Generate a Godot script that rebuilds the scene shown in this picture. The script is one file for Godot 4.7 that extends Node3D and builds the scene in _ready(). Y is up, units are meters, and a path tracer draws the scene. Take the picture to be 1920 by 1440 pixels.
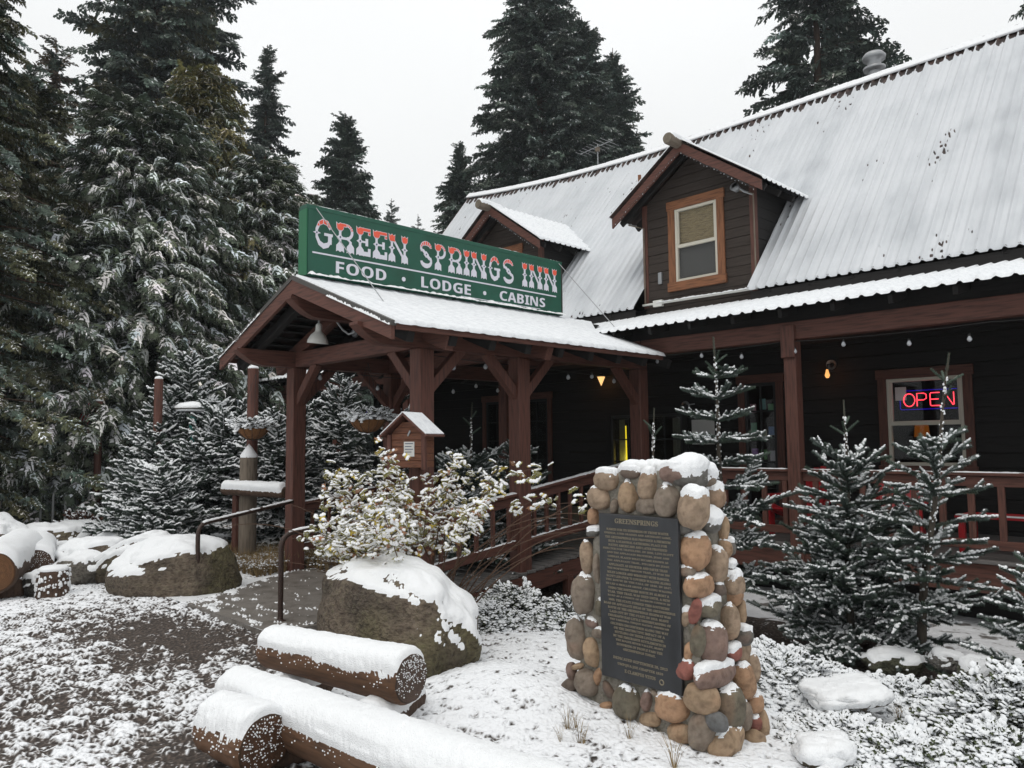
extends Node3D
# A timber inn in the first snow. x runs along the inn's front, -z into the inn, metres.

var rng := RandomNumberGenerator.new()
var nz := FastNoiseLite.new()      # 3D noise shared by shapes
var nf := FastNoiseLite.new()      # finer noise
var used := {}
var M := {}
var inn: Node3D
var flare := Vector2(99.0, 0.0)      # a roof slope that grows longer above s = x


# ---------------------------------------------------------------- mesh builder
class MB:
	var v := PackedVector3Array()
	var n := PackedVector3Array()
	var c := PackedColorArray()
	var uv := PackedVector2Array()
	var idx := PackedInt32Array()
	var col := Color.WHITE

	func size() -> int:
		return v.size()

	func poly(p: Array, out: Vector3) -> void:
		var nn: Vector3 = (p[1] - p[0]).cross(p[2] - p[0])
		if nn.length_squared() < 1e-16:
			return
		nn = nn.normalized()
		var flip := nn.dot(out) > 0.0      # Godot: front faces clockwise
		if nn.dot(out) < 0.0:
			nn = -nn
		var s := v.size()
		for q in p:
			v.append(q)
			n.append(nn)
			c.append(col)
			uv.append(Vector2(q.x + q.z, q.y))
		for i in range(1, p.size() - 1):
			idx.append(s)
			if flip:
				idx.append(s + i + 1)
				idx.append(s + i)
			else:
				idx.append(s + i)
				idx.append(s + i + 1)

	func tri2(a: Vector3, b: Vector3, d: Vector3, nn: Vector3) -> void:
		var s := v.size()
		var g := (b - a).cross(d - a).normalized()
		if g.dot(nn) > 0.0:      # wind so that the face and its normal agree
			var q := b
			b = d
			d = q
			g = -g
		nn = (nn - g).normalized()
		v.append(a); v.append(b); v.append(d)
		for i in 3:
			n.append(nn); c.append(col); uv.append(Vector2.ZERO); idx.append(s + i)

	# chamfered box in frame t
	func box(t: Transform3D, sz: Vector3, b := 0.0) -> void:
		var h := sz * 0.5
		if b <= 0.0:
			for a in 3:
				for s in [-1.0, 1.0]:
					var o := Vector3.ZERO
					o[a] = s
					var p := []
					for k in [[-1.0, -1.0], [1.0, -1.0], [1.0, 1.0], [-1.0, 1.0]]:
						var q := Vector3.ZERO
						q[a] = s * h[a]
						q[(a + 1) % 3] = k[0] * h[(a + 1) % 3]
						q[(a + 2) % 3] = k[1] * h[(a + 2) % 3]
						p.append(t * q)
					poly(p, t.basis * o)
			return
		b = minf(b, minf(h.x, minf(h.y, h.z)) * 0.6)
		var i := h - Vector3.ONE * b
		for a in 3:
			var e := (a + 1) % 3
			var f := (a + 2) % 3
			for s in [-1.0, 1.0]:
				var o := Vector3.ZERO
				o[a] = s
				var p := []
				for k in [[-1.0, -1.0], [1.0, -1.0], [1.0, 1.0], [-1.0, 1.0]]:
					var q := Vector3.ZERO
					q[a] = s * h[a]
					q[e] = k[0] * i[e]
					q[f] = k[1] * i[f]
					p.append(t * q)
				poly(p, t.basis * o)
				for s2 in [-1.0, 1.0]:      # edges between axis a and e
					var q1 := Vector3.ZERO
					var q2 := Vector3.ZERO
					q1[a] = s * h[a]; q1[e] = s2 * i[e]
					q2[a] = s * i[a]; q2[e] = s2 * h[e]
					var d := Vector3.ZERO
					d[f] = i[f]
					var oo := Vector3.ZERO
					oo[a] = s; oo[e] = s2
					poly([t * (q1 - d), t * (q1 + d), t * (q2 + d), t * (q2 - d)], t.basis * oo)
		for sx in [-1.0, 1.0]:
			for sy in [-1.0, 1.0]:
				for szz in [-1.0, 1.0]:
					var w := Vector3(sx, sy, szz)
					poly([t * (w * Vector3(h.x, i.y, i.z)), t * (w * Vector3(i.x, h.y, i.z)), t * (w * Vector3(i.x, i.y, h.z))], t.basis * w)

	func slab(a: Vector3, b: Vector3, bev := 0.0) -> void:   # axis-aligned box between two corners
		box(Transform3D(Basis(), (a + b) * 0.5), (b - a).abs(), bev)

	func beam(a: Vector3, b: Vector3, w: float, h: float, bev := 0.004, up := Vector3.UP) -> void:
		var x := (b - a).normalized()
		if absf(x.dot(up)) > 0.98:
			up = Vector3.BACK
		var z := x.cross(up).normalized()
		var y := z.cross(x)
		box(Transform3D(Basis(x, y, z), (a + b) * 0.5), Vector3((b - a).length(), h, w), bev)

	func prism(p: PackedVector2Array, o: Vector3, ax: Vector3, ay: Vector3, d: Vector3) -> void:   # outline in (ax, ay), pushed along d
		var ids := Geometry2D.triangulate_polygon(p)
		for k in ids.size() / 3:
			var a := o + ax * p[ids[k * 3]].x + ay * p[ids[k * 3]].y
			var b := o + ax * p[ids[k * 3 + 1]].x + ay * p[ids[k * 3 + 1]].y
			var e := o + ax * p[ids[k * 3 + 2]].x + ay * p[ids[k * 3 + 2]].y
			poly([a + d, b + d, e + d], d)
			poly([a, b, e], -d)
		var cc := Vector2.ZERO
		for q in p:
			cc += q / p.size()
		for k in p.size():
			var q1 := p[k]
			var q2 := p[(k + 1) % p.size()]
			var m := (q2 - q1).orthogonal()
			if not Geometry2D.is_point_in_polygon((q1 + q2) * 0.5 - m.normalized() * 0.0005, p):
				m = -m
			var a := o + ax * q1.x + ay * q1.y
			var b := o + ax * q2.x + ay * q2.y
			poly([a, b, b + d, a + d], ax * m.x + ay * m.y)

	# smooth grid of nu x nv points; normals taken towards out() of the cross product
	func grid(P: PackedVector3Array, nu: int, nv: int, wrap := false, flipped := false, C := PackedColorArray(), UV := PackedVector2Array()) -> PackedVector3Array:
		var N := MB.normals(P, nu, nv, wrap, flipped)
		var s := v.size()
		v.append_array(P)
		n.append_array(N)
		if C.size() == P.size():
			c.append_array(C)
		else:
			var cc := PackedColorArray()
			cc.resize(P.size())
			cc.fill(col)
			c.append_array(cc)
		if UV.size() == P.size():
			uv.append_array(UV)
		else:
			var uu := PackedVector2Array()
			uu.resize(P.size())
			uv.append_array(uu)
		quads(s, nu, nv, wrap, flipped)
		return N

	func quads(s: int, nu: int, nv: int, wrap: bool, flipped: bool) -> void:
		for i in nu - 1:
			for j in (nv if wrap else nv - 1):
				var a := s + i * nv + j
				var b := s + i * nv + (j + 1) % nv
				var d := a + nv
				var e := b + nv
				if flipped:
					idx.append_array(PackedInt32Array([a, d, b, b, d, e]))
				else:
					idx.append_array(PackedInt32Array([a, b, d, b, e, d]))

	static func normals(P: PackedVector3Array, nu: int, nv: int, wrap: bool, flipped: bool) -> PackedVector3Array:
		var N := PackedVector3Array()
		N.resize(P.size())
		for i in nu:
			var iu := mini(i + 1, nu - 1) * nv
			var id := maxi(i - 1, 0) * nv
			for j in nv:
				var jr := (j + 1) % nv if wrap else mini(j + 1, nv - 1)
				var jl := (j - 1 + nv) % nv if wrap else maxi(j - 1, 0)
				var m := (P[iu + j] - P[id + j]).cross(P[i * nv + jr] - P[i * nv + jl])
				if m.length_squared() < 1e-18:
					var i2 := 1 if i == 0 else nu - 2
					m = P[i * nv] - P[i2 * nv + j]
					if i == 0 or i == nu - 1:
						var cen := Vector3.ZERO
						for k in nv:
							cen += P[i2 * nv + k] / nv
						m = P[i * nv] - cen
						if flipped:
							m = -m
				N[i * nv + j] = -m.normalized() if flipped else m.normalized()
		return N

	func tube(p: PackedVector3Array, r: PackedFloat32Array, sides := 8, caps := true) -> void:
		var P := PackedVector3Array()
		var side := Vector3.UP
		for i in p.size():
			var d := (p[mini(i + 1, p.size() - 1)] - p[maxi(i - 1, 0)]).normalized()
			if i == 0:
				side = d.cross(Vector3.RIGHT if absf(d.x) < 0.8 else Vector3.UP).normalized()
			else:
				side = (side - d * side.dot(d)).normalized()
			var o := d.cross(side)
			for j in sides:
				var a := TAU * j / sides
				P.append(p[i] + (side * cos(a) + o * sin(a)) * r[mini(i, r.size() - 1)])
		grid(P, p.size(), sides, true, true)
		if caps:
			for e in [0, p.size() - 1]:
				var ring := []
				for j in sides:
					ring.append(P[e * sides + j])
				poly(ring, p[e] - p[1 if e == 0 else e - 1])

	func lathe(prof: PackedVector2Array, t: Transform3D, sides := 16) -> void:   # (radius, height) pairs about y
		var P := PackedVector3Array()
		for q in prof:
			for j in sides:
				var a := TAU * j / sides
				P.append(t * Vector3(q.x * cos(a), q.y, q.x * sin(a)))
		grid(P, prof.size(), sides, true, false)

	func mesh() -> ArrayMesh:
		var A := []
		A.resize(Mesh.ARRAY_MAX)
		A[Mesh.ARRAY_VERTEX] = v
		A[Mesh.ARRAY_NORMAL] = n
		A[Mesh.ARRAY_COLOR] = c
		A[Mesh.ARRAY_TEX_UV] = uv
		A[Mesh.ARRAY_INDEX] = idx
		var m := ArrayMesh.new()
		if idx.size():
			m.add_surface_from_arrays(Mesh.PRIMITIVE_TRIANGLES, A)
		return m


# ---------------------------------------------------------------- nodes
func numbered(called: String) -> String:
	used[called] = used.get(called, -1) + 1
	return called if used[called] == 0 else "%s_%03d" % [called, used[called]]

func thing(called: String, label: String, category: String, at := Vector3.ZERO, group := "") -> Node3D:
	var o := Node3D.new()
	o.name = numbered(called)
	o.position = at
	add_child(o)
	tag(o, label, category, group)
	return o

func tag(o: Node, label: String, category: String, group := "") -> void:
	o.set_meta("label", label)
	o.set_meta("category", category)
	if group:
		o.set_meta("group", group)

func part(called: String, mb, material: Material, parent: Node, kind := "") -> MeshInstance3D:
	var m := MeshInstance3D.new()
	m.name = called
	m.mesh = mb.mesh() if mb is MB else mb
	m.material_override = material
	if m.mesh.get_surface_count():
		for i in m.mesh.get_surface_count():
			m.mesh.surface_set_material(i, material)
	m.material_override = null
	parent.add_child(m, true)
	if kind:
		m.set_meta("kind", kind)
	return m

func hub(called: String, parent: Node) -> Node3D:
	var o := Node3D.new()
	o.name = called
	parent.add_child(o, true)
	return o

func copies(called: String, mesh: Mesh, material: Material, T: Array, parent: Node, C := PackedColorArray(), kind := "") -> void:
	if T.is_empty():
		return
	var mm := MultiMesh.new()
	mm.transform_format = MultiMesh.TRANSFORM_3D
	mm.use_colors = C.size() > 0
	mm.mesh = mesh
	mm.instance_count = T.size()
	for i in T.size():
		mm.set_instance_transform(i, T[i])
		if C.size():
			mm.set_instance_color(i, C[i])
	mesh.surface_set_material(0, material)
	var m := MultiMeshInstance3D.new()
	m.name = called
	m.multimesh = mm
	parent.add_child(m, true)
	if kind:
		m.set_meta("kind", kind)

func rf(a: float, b: float) -> float:
	return rng.randf_range(a, b)

func lin(r: float, g: float, b: float) -> Color:
	return Color(r, g, b).linear_to_srgb()


# ---------------------------------------------------------------- materials
func noise_tex(freq: float, octaves: int, seed_: int, ramp := [], normal := 0.0, kind := FastNoiseLite.TYPE_SIMPLEX_SMOOTH, size := 512) -> NoiseTexture2D:
	var f := FastNoiseLite.new()
	f.seed = seed_
	f.noise_type = kind
	f.frequency = freq
	f.fractal_octaves = octaves
	var t := NoiseTexture2D.new()
	t.width = size
	t.height = size
	t.seamless = true
	t.noise = f
	if normal > 0.0:
		t.as_normal_map = true
		t.bump_strength = normal
	if ramp.size():
		var g := Gradient.new()
		var offs := PackedFloat32Array()
		var cols := PackedColorArray()
		for r in ramp:
			offs.append(r[0])
			cols.append(r[1])
		g.offsets = offs
		g.colors = cols
		t.color_ramp = g
	return t

func mat(c: Color, rough := 0.8, tex: Texture2D = null, scale := Vector3.ONE, bump: Texture2D = null, depth := 1.0, vcol := false) -> StandardMaterial3D:
	var m := StandardMaterial3D.new()
	m.albedo_color = c
	m.roughness = rough
	m.vertex_color_use_as_albedo = vcol
	if tex:
		m.albedo_texture = tex
	if bump:
		m.heightmap_enabled = true
		m.heightmap_texture = bump
		m.heightmap_scale = depth
	if tex or bump:
		m.uv1_triplanar = true
		m.uv1_scale = scale
	return m

func glow(c: Color, energy: float) -> StandardMaterial3D:
	var m := mat(Color(0.1, 0.1, 0.1), 0.4)
	m.emission_enabled = true
	m.emission = c
	m.emission_energy_multiplier = energy
	return m

func materials() -> void:
	var grain := noise_tex(0.02, 5, 11, [[0.0, lin(0.32, 0.31, 0.3)], [0.45, lin(0.75, 0.74, 0.73)], [1.0, Color.WHITE]])
	var grit := noise_tex(0.06, 4, 21)
	var soft := noise_tex(0.012, 4, 31)
	var cells := noise_tex(0.03, 3, 41, [], 0.0, FastNoiseLite.TYPE_CELLULAR)
	M.grit = grit
	M.soft = soft
	for k in [["x", Vector3(0.25, 3.0, 3.0)], ["y", Vector3(3.0, 0.25, 3.0)], ["z", Vector3(3.0, 3.0, 0.25)]]:
		M["timber_" + k[0]] = mat(lin(0.135, 0.052, 0.036), 0.7, grain, k[1], grain, 0.25)
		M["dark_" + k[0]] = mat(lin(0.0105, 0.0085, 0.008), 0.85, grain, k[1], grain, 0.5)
		M["trim_" + k[0]] = mat(lin(0.26, 0.105, 0.045), 0.75, grain, k[1], grain, 0.3)
		M["deck_" + k[0]] = mat(lin(0.19, 0.18, 0.175), 0.6, grain, k[1], grain, 0.3)
		M["grey_" + k[0]] = mat(lin(0.22, 0.18, 0.14), 0.9, grain, k[1], grain, 0.8)
	var ptrim := noise_tex(0.02, 5, 12, [[0.0, lin(0.4, 0.35, 0.3)], [0.45, lin(0.8, 0.75, 0.7)], [1.0, Color.WHITE]])
	M.dormer = mat(lin(0.045, 0.034, 0.028), 0.85, ptrim, Vector3(0.2, 2.5, 2.5), grain, 0.6)
	var snow := mat(lin(0.86, 0.875, 0.89), 0.75, null, Vector3(3.2, 3.2, 3.2), grit, 0.45)
	snow.subsurf_scatter_enabled = false
	M.snow = snow
	M.roofsnow = mat(lin(0.84, 0.855, 0.87), 0.8, noise_tex(0.03, 5, 51, [[0.0, lin(0.72, 0.73, 0.75)], [0.5, lin(0.92, 0.93, 0.94)], [1.0, Color.WHITE]]), Vector3(0.9, 0.5, 0.5), grit, 0.8)
	M.thinsnow = mat(lin(0.64, 0.66, 0.68), 0.8, noise_tex(0.006, 6, 52, [[0.0, lin(0.62, 0.63, 0.65)], [0.35, lin(0.86, 0.87, 0.88)], [0.55, lin(0.96, 0.96, 0.97)], [1.0, Color.WHITE]]), Vector3(0.35, 0.2, 0.2), grit, 0.25)
	M.rust = mat(lin(0.15, 0.085, 0.07), 0.55, soft, Vector3(0.6, 0.6, 0.6), null)
	M.rust.metallic = 0.3
	M.tin = mat(lin(0.06, 0.055, 0.05), 0.5)
	M.steel = mat(lin(0.33, 0.34, 0.35), 0.45)
	M.steel.metallic = 0.6
	M.rail = mat(lin(0.15, 0.075, 0.05), 0.55, grit, Vector3(3, 3, 3), grit, 0.1)
	M.black = mat(lin(0.012, 0.012, 0.013), 0.5)
	M.rackpaint = mat(lin(0.33, 0.34, 0.34), 0.5)
	M.white = mat(lin(0.7, 0.7, 0.66), 0.4)
	M.vinyl = mat(lin(0.55, 0.52, 0.44), 0.45)
	M.paper = mat(lin(0.6, 0.6, 0.58), 0.9)
	M.green = mat(lin(0.004, 0.085, 0.05), 0.45, noise_tex(0.008, 4, 61, [[0.0, lin(0.62, 0.66, 0.62)], [0.6, lin(0.9, 0.9, 0.9)], [1.0, Color.WHITE]]), Vector3(0.4, 0.4, 0.4))
	M.letter = mat(lin(0.68, 0.67, 0.74), 0.5)
	M.orange = mat(lin(0.8, 0.105, 0.055), 0.5)
	M.ink = mat(lin(0.05, 0.07, 0.12), 0.6)
	M.red = mat(lin(0.42, 0.012, 0.018), 0.45)
	M.bulb = mat(lin(0.5, 0.52, 0.55), 0.15)
	M.bulb.metallic_specular = 0.9
	M.cord = mat(lin(0.02, 0.02, 0.02), 0.6)
	M.bark = mat(lin(0.10, 0.06, 0.04), 0.95, grain, Vector3(2, 0.6, 2), cells, 1.5)
	M.young_bark = mat(lin(0.095, 0.08, 0.062), 0.95, grain, Vector3(3, 1, 3), grit, 0.5)
	M.boxwood = mat(lin(0.19, 0.072, 0.036), 0.7, grain, Vector3(0.5, 3.0, 3.0), grain, 0.3)
	M.logwood = mat(lin(0.15, 0.075, 0.038), 0.8, grain, Vector3(0.35, 3.0, 3.0), grain, 0.8)
	M.endgrain = mat(Color.WHITE, 0.9, null, Vector3(3, 3, 3), grit, 0.6, true)
	M.rock = mat(Color.WHITE, 0.85, noise_tex(0.015, 6, 71, [[0.0, lin(0.22, 0.2, 0.18)], [0.42, lin(0.7, 0.67, 0.63)], [0.62, Color.WHITE], [1.0, lin(0.85, 0.95, 0.7)]]), Vector3(2.1, 2.1, 2.1), noise_tex(0.03, 6, 72), 2.5, true)
	M.pebble = mat(Color.WHITE, 0.8, noise_tex(0.012, 6, 73, [[0.0, lin(0.42, 0.38, 0.36)], [0.4, lin(0.8, 0.78, 0.76)], [0.65, Color.WHITE], [1.0, lin(0.8, 0.72, 0.7)]]), Vector3(2.6, 2.6, 2.6), grit, 0.25, true)
	M.mortar = mat(lin(0.235, 0.215, 0.185), 0.95, noise_tex(0.02, 5, 74, [[0.0, lin(0.4, 0.42, 0.34)], [0.5, lin(0.9, 0.9, 0.88)], [1.0, Color.WHITE]]), Vector3(1.5, 1.5, 1.5), grit, 0.8)
	M.slate = mat(lin(0.028, 0.03, 0.034), 0.35, noise_tex(0.01, 5, 75, [[0.0, lin(0.55, 0.55, 0.55)], [0.6, lin(0.95, 0.95, 0.95)], [1.0, lin(1, 1, 1)]]), Vector3(1.3, 0.7, 1.3))
	M.gold = mat(lin(0.21, 0.18, 0.125), 0.6)
	M.concrete = mat(lin(0.20, 0.18, 0.16), 0.45, noise_tex(0.012, 6, 76, [[0.0, lin(0.5, 0.48, 0.45)], [0.5, lin(0.9, 0.9, 0.9)], [1.0, Color.WHITE]]), Vector3(0.7, 0.7, 0.7), grit, 0.4)
	M.leaf = mat(Color.WHITE, 0.8, null, Vector3.ONE, null, 1.0, true)
	M.glass = mat(Color(0.02, 0.02, 0.02, 0.03), 0.03)
	M.glass.metallic_specular = 0.27
	M.glass.transparency = BaseMaterial3D.TRANSPARENCY_ALPHA
	M.blind = mat(lin(0.26, 0.205, 0.105), 0.9, grain, Vector3(0.5, 4.0, 0.5), grain, 1.0)
	M.screen = mat(lin(0.06, 0.06, 0.057), 0.9)
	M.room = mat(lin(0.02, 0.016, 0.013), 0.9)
	M.copper = mat(lin(0.28, 0.13, 0.05), 0.9, grain, Vector3(4, 0.5, 4), grain, 1.0)
	M.teal = mat(lin(0.01, 0.16, 0.14), 0.5)
	M.purple = mat(lin(0.10, 0.07, 0.35), 0.7)


# ---------------------------------------------------------------- snow lying on a grid of points
func snow_over(out: MB, P: PackedVector3Array, N: PackedVector3Array, nu: int, nv: int, wrap: bool, flipped: bool, thick: float, thr: float, soft: float, wob := 0.25, fq := 5.0, seed_ := 0.0, fine := 0.35, taper := false, wind := Vector3.ZERO) -> void:
	var Q := PackedVector3Array()
	Q.resize(P.size())
	var th := PackedFloat32Array()
	th.resize(P.size())
	for i in P.size():
		var p := P[i]
		var q := p * fq + Vector3(seed_, seed_ * 0.7, 0)
		var w := nz.get_noise_3dv(q * 10.0) * wob + nf.get_noise_3dv(p * 110.0) * wob * fine
		var t := thick * (smoothstep(thr, thr + soft, N[i].y + N[i].dot(wind) + w) * 1.12 - 0.12)
		if t > 0.0:
			t *= 1.0 + 0.2 * nf.get_noise_3dv(p * 60.0)
		if taper:
			var e := mini(i / nv, nu - 1 - i / nv)
			if e < 3:
				t = t * [0.0, 0.62, 0.9][e] - (0.004 if e == 0 else 0.0)
		th[i] = t
		Q[i] = p + (N[i] * 0.45 + Vector3.UP * 0.55) * t
	var s := out.v.size()
	var NN := MB.normals(Q, nu, nv, wrap, flipped)
	out.v.append_array(Q)
	out.n.append_array(NN)
	var cc := PackedColorArray()
	cc.resize(Q.size())
	cc.fill(Color.WHITE)
	out.c.append_array(cc)
	var uu := PackedVector2Array()
	uu.resize(Q.size())
	out.uv.append_array(uu)
	for i in nu - 1:
		for j in (nv if wrap else nv - 1):
			var a := i * nv + j
			var b := i * nv + (j + 1) % nv
			var d := a + nv
			var e := b + nv
			if th[a] < -0.0005 and th[b] < -0.0005 and th[d] < -0.0005 and th[e] < -0.0005:
				continue
			if flipped:
				out.idx.append_array(PackedInt32Array([s + a, s + d, s + b, s + b, s + d, s + e]))
			else:
				out.idx.append_array(PackedInt32Array([s + a, s + b, s + d, s + b, s + e, s + d]))

# rounded stone: points of a lumpy ellipsoid (rows from the bottom pole to the top pole)
func stone_points(t: Transform3D, nu: int, nv: int, lump: float, seed_: float, fq := 1.0, square := 0.0) -> PackedVector3Array:
	var P := PackedVector3Array()
	for i in nu:
		var la := PI * (float(i) / (nu - 1) - 0.5)
		for j in nv:
			var lo := TAU * j / nv
			var d := Vector3(cos(la) * cos(lo), sin(la), cos(la) * sin(lo))
			var q := d
			if square > 0.0:
				var m := maxf(absf(d.x), maxf(absf(d.y), absf(d.z)))
				q = d * lerpf(1.0, 1.0 / m * 0.82, square)
			var k := 1.0 + lump * nz.get_noise_3dv(d * 9.0 * fq + Vector3.ONE * seed_ * 37.0) + lump * 0.2 * nz.get_noise_3dv(d * 32.0 * fq + Vector3.ONE * seed_ * 11.0)
			P.append(t * (q * k))
	return P

func boulder(called: String, label: String, at: Vector3, t: Transform3D, col: Color, seed_: float, lump: float, snow_t: float, thr: float, group: String, square := 0.25, res := 56, soft := 0.3, wob := 0.30, wind := Vector3.ZERO) -> Node3D:
	var o := thing(called, label, "boulder", at, group)
	var P := stone_points(t, res, res * 2, lump, seed_, 1.0, square)
	var mb := MB.new()
	var C := PackedColorArray()
	for p in P:
		var k := 0.85 + 0.5 * nz.get_noise_3dv(p * 22.0 + Vector3.ONE * seed_)
		var moss := smoothstep(0.1, 0.5, nz.get_noise_3dv(p * 9.0 + Vector3.ONE * (seed_ + 5.0)))
		C.append((col * k).lerp(Color(col.r * 0.75, col.g * 0.85, col.b * 0.5), moss * 0.6))
	var N := mb.grid(P, res, res * 2, true, false, C)
	part("rock", mb, M.rock, o)
	var sb := MB.new()
	snow_over(sb, P, N, res, res * 2, true, false, snow_t, thr, soft, wob, 0.35, seed_, 0.35, false, wind)
	part("snow", sb, M.snow, o)
	return o

# a log along a->b with snow on top; ends cut flat
func log_piece(o: Node3D, called: String, a: Vector3, b: Vector3, ra: float, rb: float, m: Material, snow_t: float, seed_: float, endcol := Color(0.16, 0.08, 0.04), nu := 70, nv := 44, thr := 0.1, flat := 0.0, dust := 0) -> void:
	var d := (b - a).normalized()
	var s := d.cross(Vector3.UP).normalized()
	var u := s.cross(d)
	var P := PackedVector3Array()
	for i in nu:
		var f := float(i) / (nu - 1)
		var cc := a.lerp(b, f)
		var r0 := lerpf(ra, rb, f)
		var e := minf(f, 1.0 - f) * (b - a).length()
		r0 *= 1.0 - 0.10 * (1.0 - smoothstep(0.0, 0.03, e))
		for j in nv:
			var an := TAU * j / nv
			var w := Vector3(cos(an), sin(an), f * 3.0)
			var r := r0 * (1.0 + 0.05 * nz.get_noise_3dv(w * 12.0 + Vector3.ONE * seed_ * 9.0) + 0.018 * nz.get_noise_3dv(Vector3(cos(an) * 60.0, sin(an) * 60.0, f * 25.0) + Vector3.ONE * seed_))
			var sn := sin(an)
			if flat > 0.0 and sn < 0.0:     # split log: flatter below
				sn *= 1.0 - flat
			P.append(cc + (s * cos(an) + u * sn) * r)
	var mb := MB.new()
	var N := mb.grid(P, nu, nv, true, false)
	var L := part(called, mb, m, o)
	for e in [0, nu - 1]:
		var eb := MB.new()
		var Q := PackedVector3Array()
		var C := PackedColorArray()
		var cen := a if e == 0 else b
		var dd := -d if e == 0 else d
		var rings := 26
		for k in rings + 1:
			for j in nv:
				var q := P[e * nv + j].lerp(cen, 1.0 - float(k) / rings)
				var ring := 0.72 + 0.4 * fposmod(k * 0.5 + nz.get_noise_3dv(q * 30.0) * 0.6, 1.0) + 0.25 * nf.get_noise_3dv(q * 90.0)
				C.append(endcol * (ring if k < rings - 1 else 0.5))
				Q.append(q + dd * (0.006 + 0.002 * nf.get_noise_3dv(q * 120.0)) * (1.0 if k < rings else 0.0))
		eb.grid(Q, rings + 1, nv, true, e != 0, C)
		var ce := part("cut_end", eb, M.endgrain, L)
		if snow_t > 0.0 and dust > 0:
			var fb := MB.new()
			for k in dust * 2:
				var j := rng.randi() % nv
				var f := sqrt(rng.randf()) * 0.97
				var q := cen.lerp(P[e * nv + j], f)
				if rng.randf() < 0.5 - 0.7 * (q - cen).dot(u) / maxf(ra, rb):
					continue
				var z := rf(0.35, 1.25)
				snow_lump(fb, q + dd * 0.006, Vector3(0.0042, 0.0042, 0.0042) * z, 5)
			part("snow_flecks", fb, M.snow, ce, "stuff")
	if snow_t > 0.0:
		var sb := MB.new()
		snow_over(sb, P, N, nu, nv, true, false, snow_t, thr, 0.45, 0.22, 1.2, seed_, 0.7, true)
		part("snow", sb, M.snow, L)
		if dust > 0:
			var fb := MB.new()
			for k in dust * 4:
				var i := rng.randi() % nu
				var j := rng.randi() % nv
				var p := P[i * nv + j]
				if N[i * nv + j].y > thr + 0.15 or rng.randf() > 1.15 - (thr - N[i * nv + j].y) * 2.2:
					continue
				snow_lump(fb, p, Vector3(0.005, 0.0045, 0.005) * rf(0.3, 1.3), 5)
			part("snow_flecks", fb, M.snow, L, "stuff")

# half-round strip of snow along a line (rails, beams, cords)
func snow_strip(mb: MB, p: PackedVector3Array, w: float, h: float, ragged := 0.3) -> void:
	var P := PackedVector3Array()
	var pts := PackedVector3Array()
	for i in p.size() - 1:
		var k := maxi(2, int((p[i + 1] - p[i]).length() / 0.03))
		for j in k:
			pts.append(p[i].lerp(p[i + 1], float(j) / k))
	pts.append(p[p.size() - 1])
	var nv := 7
	for i in pts.size():
		var d := (pts[mini(i + 1, pts.size() - 1)] - pts[maxi(i - 1, 0)]).normalized()
		var s := d.cross(Vector3.UP)
		if s.length() < 0.1:
			s = Vector3.RIGHT
		s = s.normalized()
		var g := 1.0 + ragged * (nf.get_noise_3dv(pts[i] * 60.0) + 0.7 * nz.get_noise_3dv(pts[i] * 30.0))
		if i == 0 or i == pts.size() - 1:
			g *= 0.4
		for j in nv:
			var an := PI * j / (nv - 1)
			P.append(pts[i] + s * cos(an) * w * (0.8 + 0.2 * g) + Vector3.UP * (sin(an) * h * g - 0.004))
	mb.grid(P, pts.size(), nv, false, false)

# corrugated roof slope: o at the eave, U along it, V up the slope
func sag(x: float) -> float:
	return 0.0095 * pow(maxf(0.0, -x - 9.0), 2.0)

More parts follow.
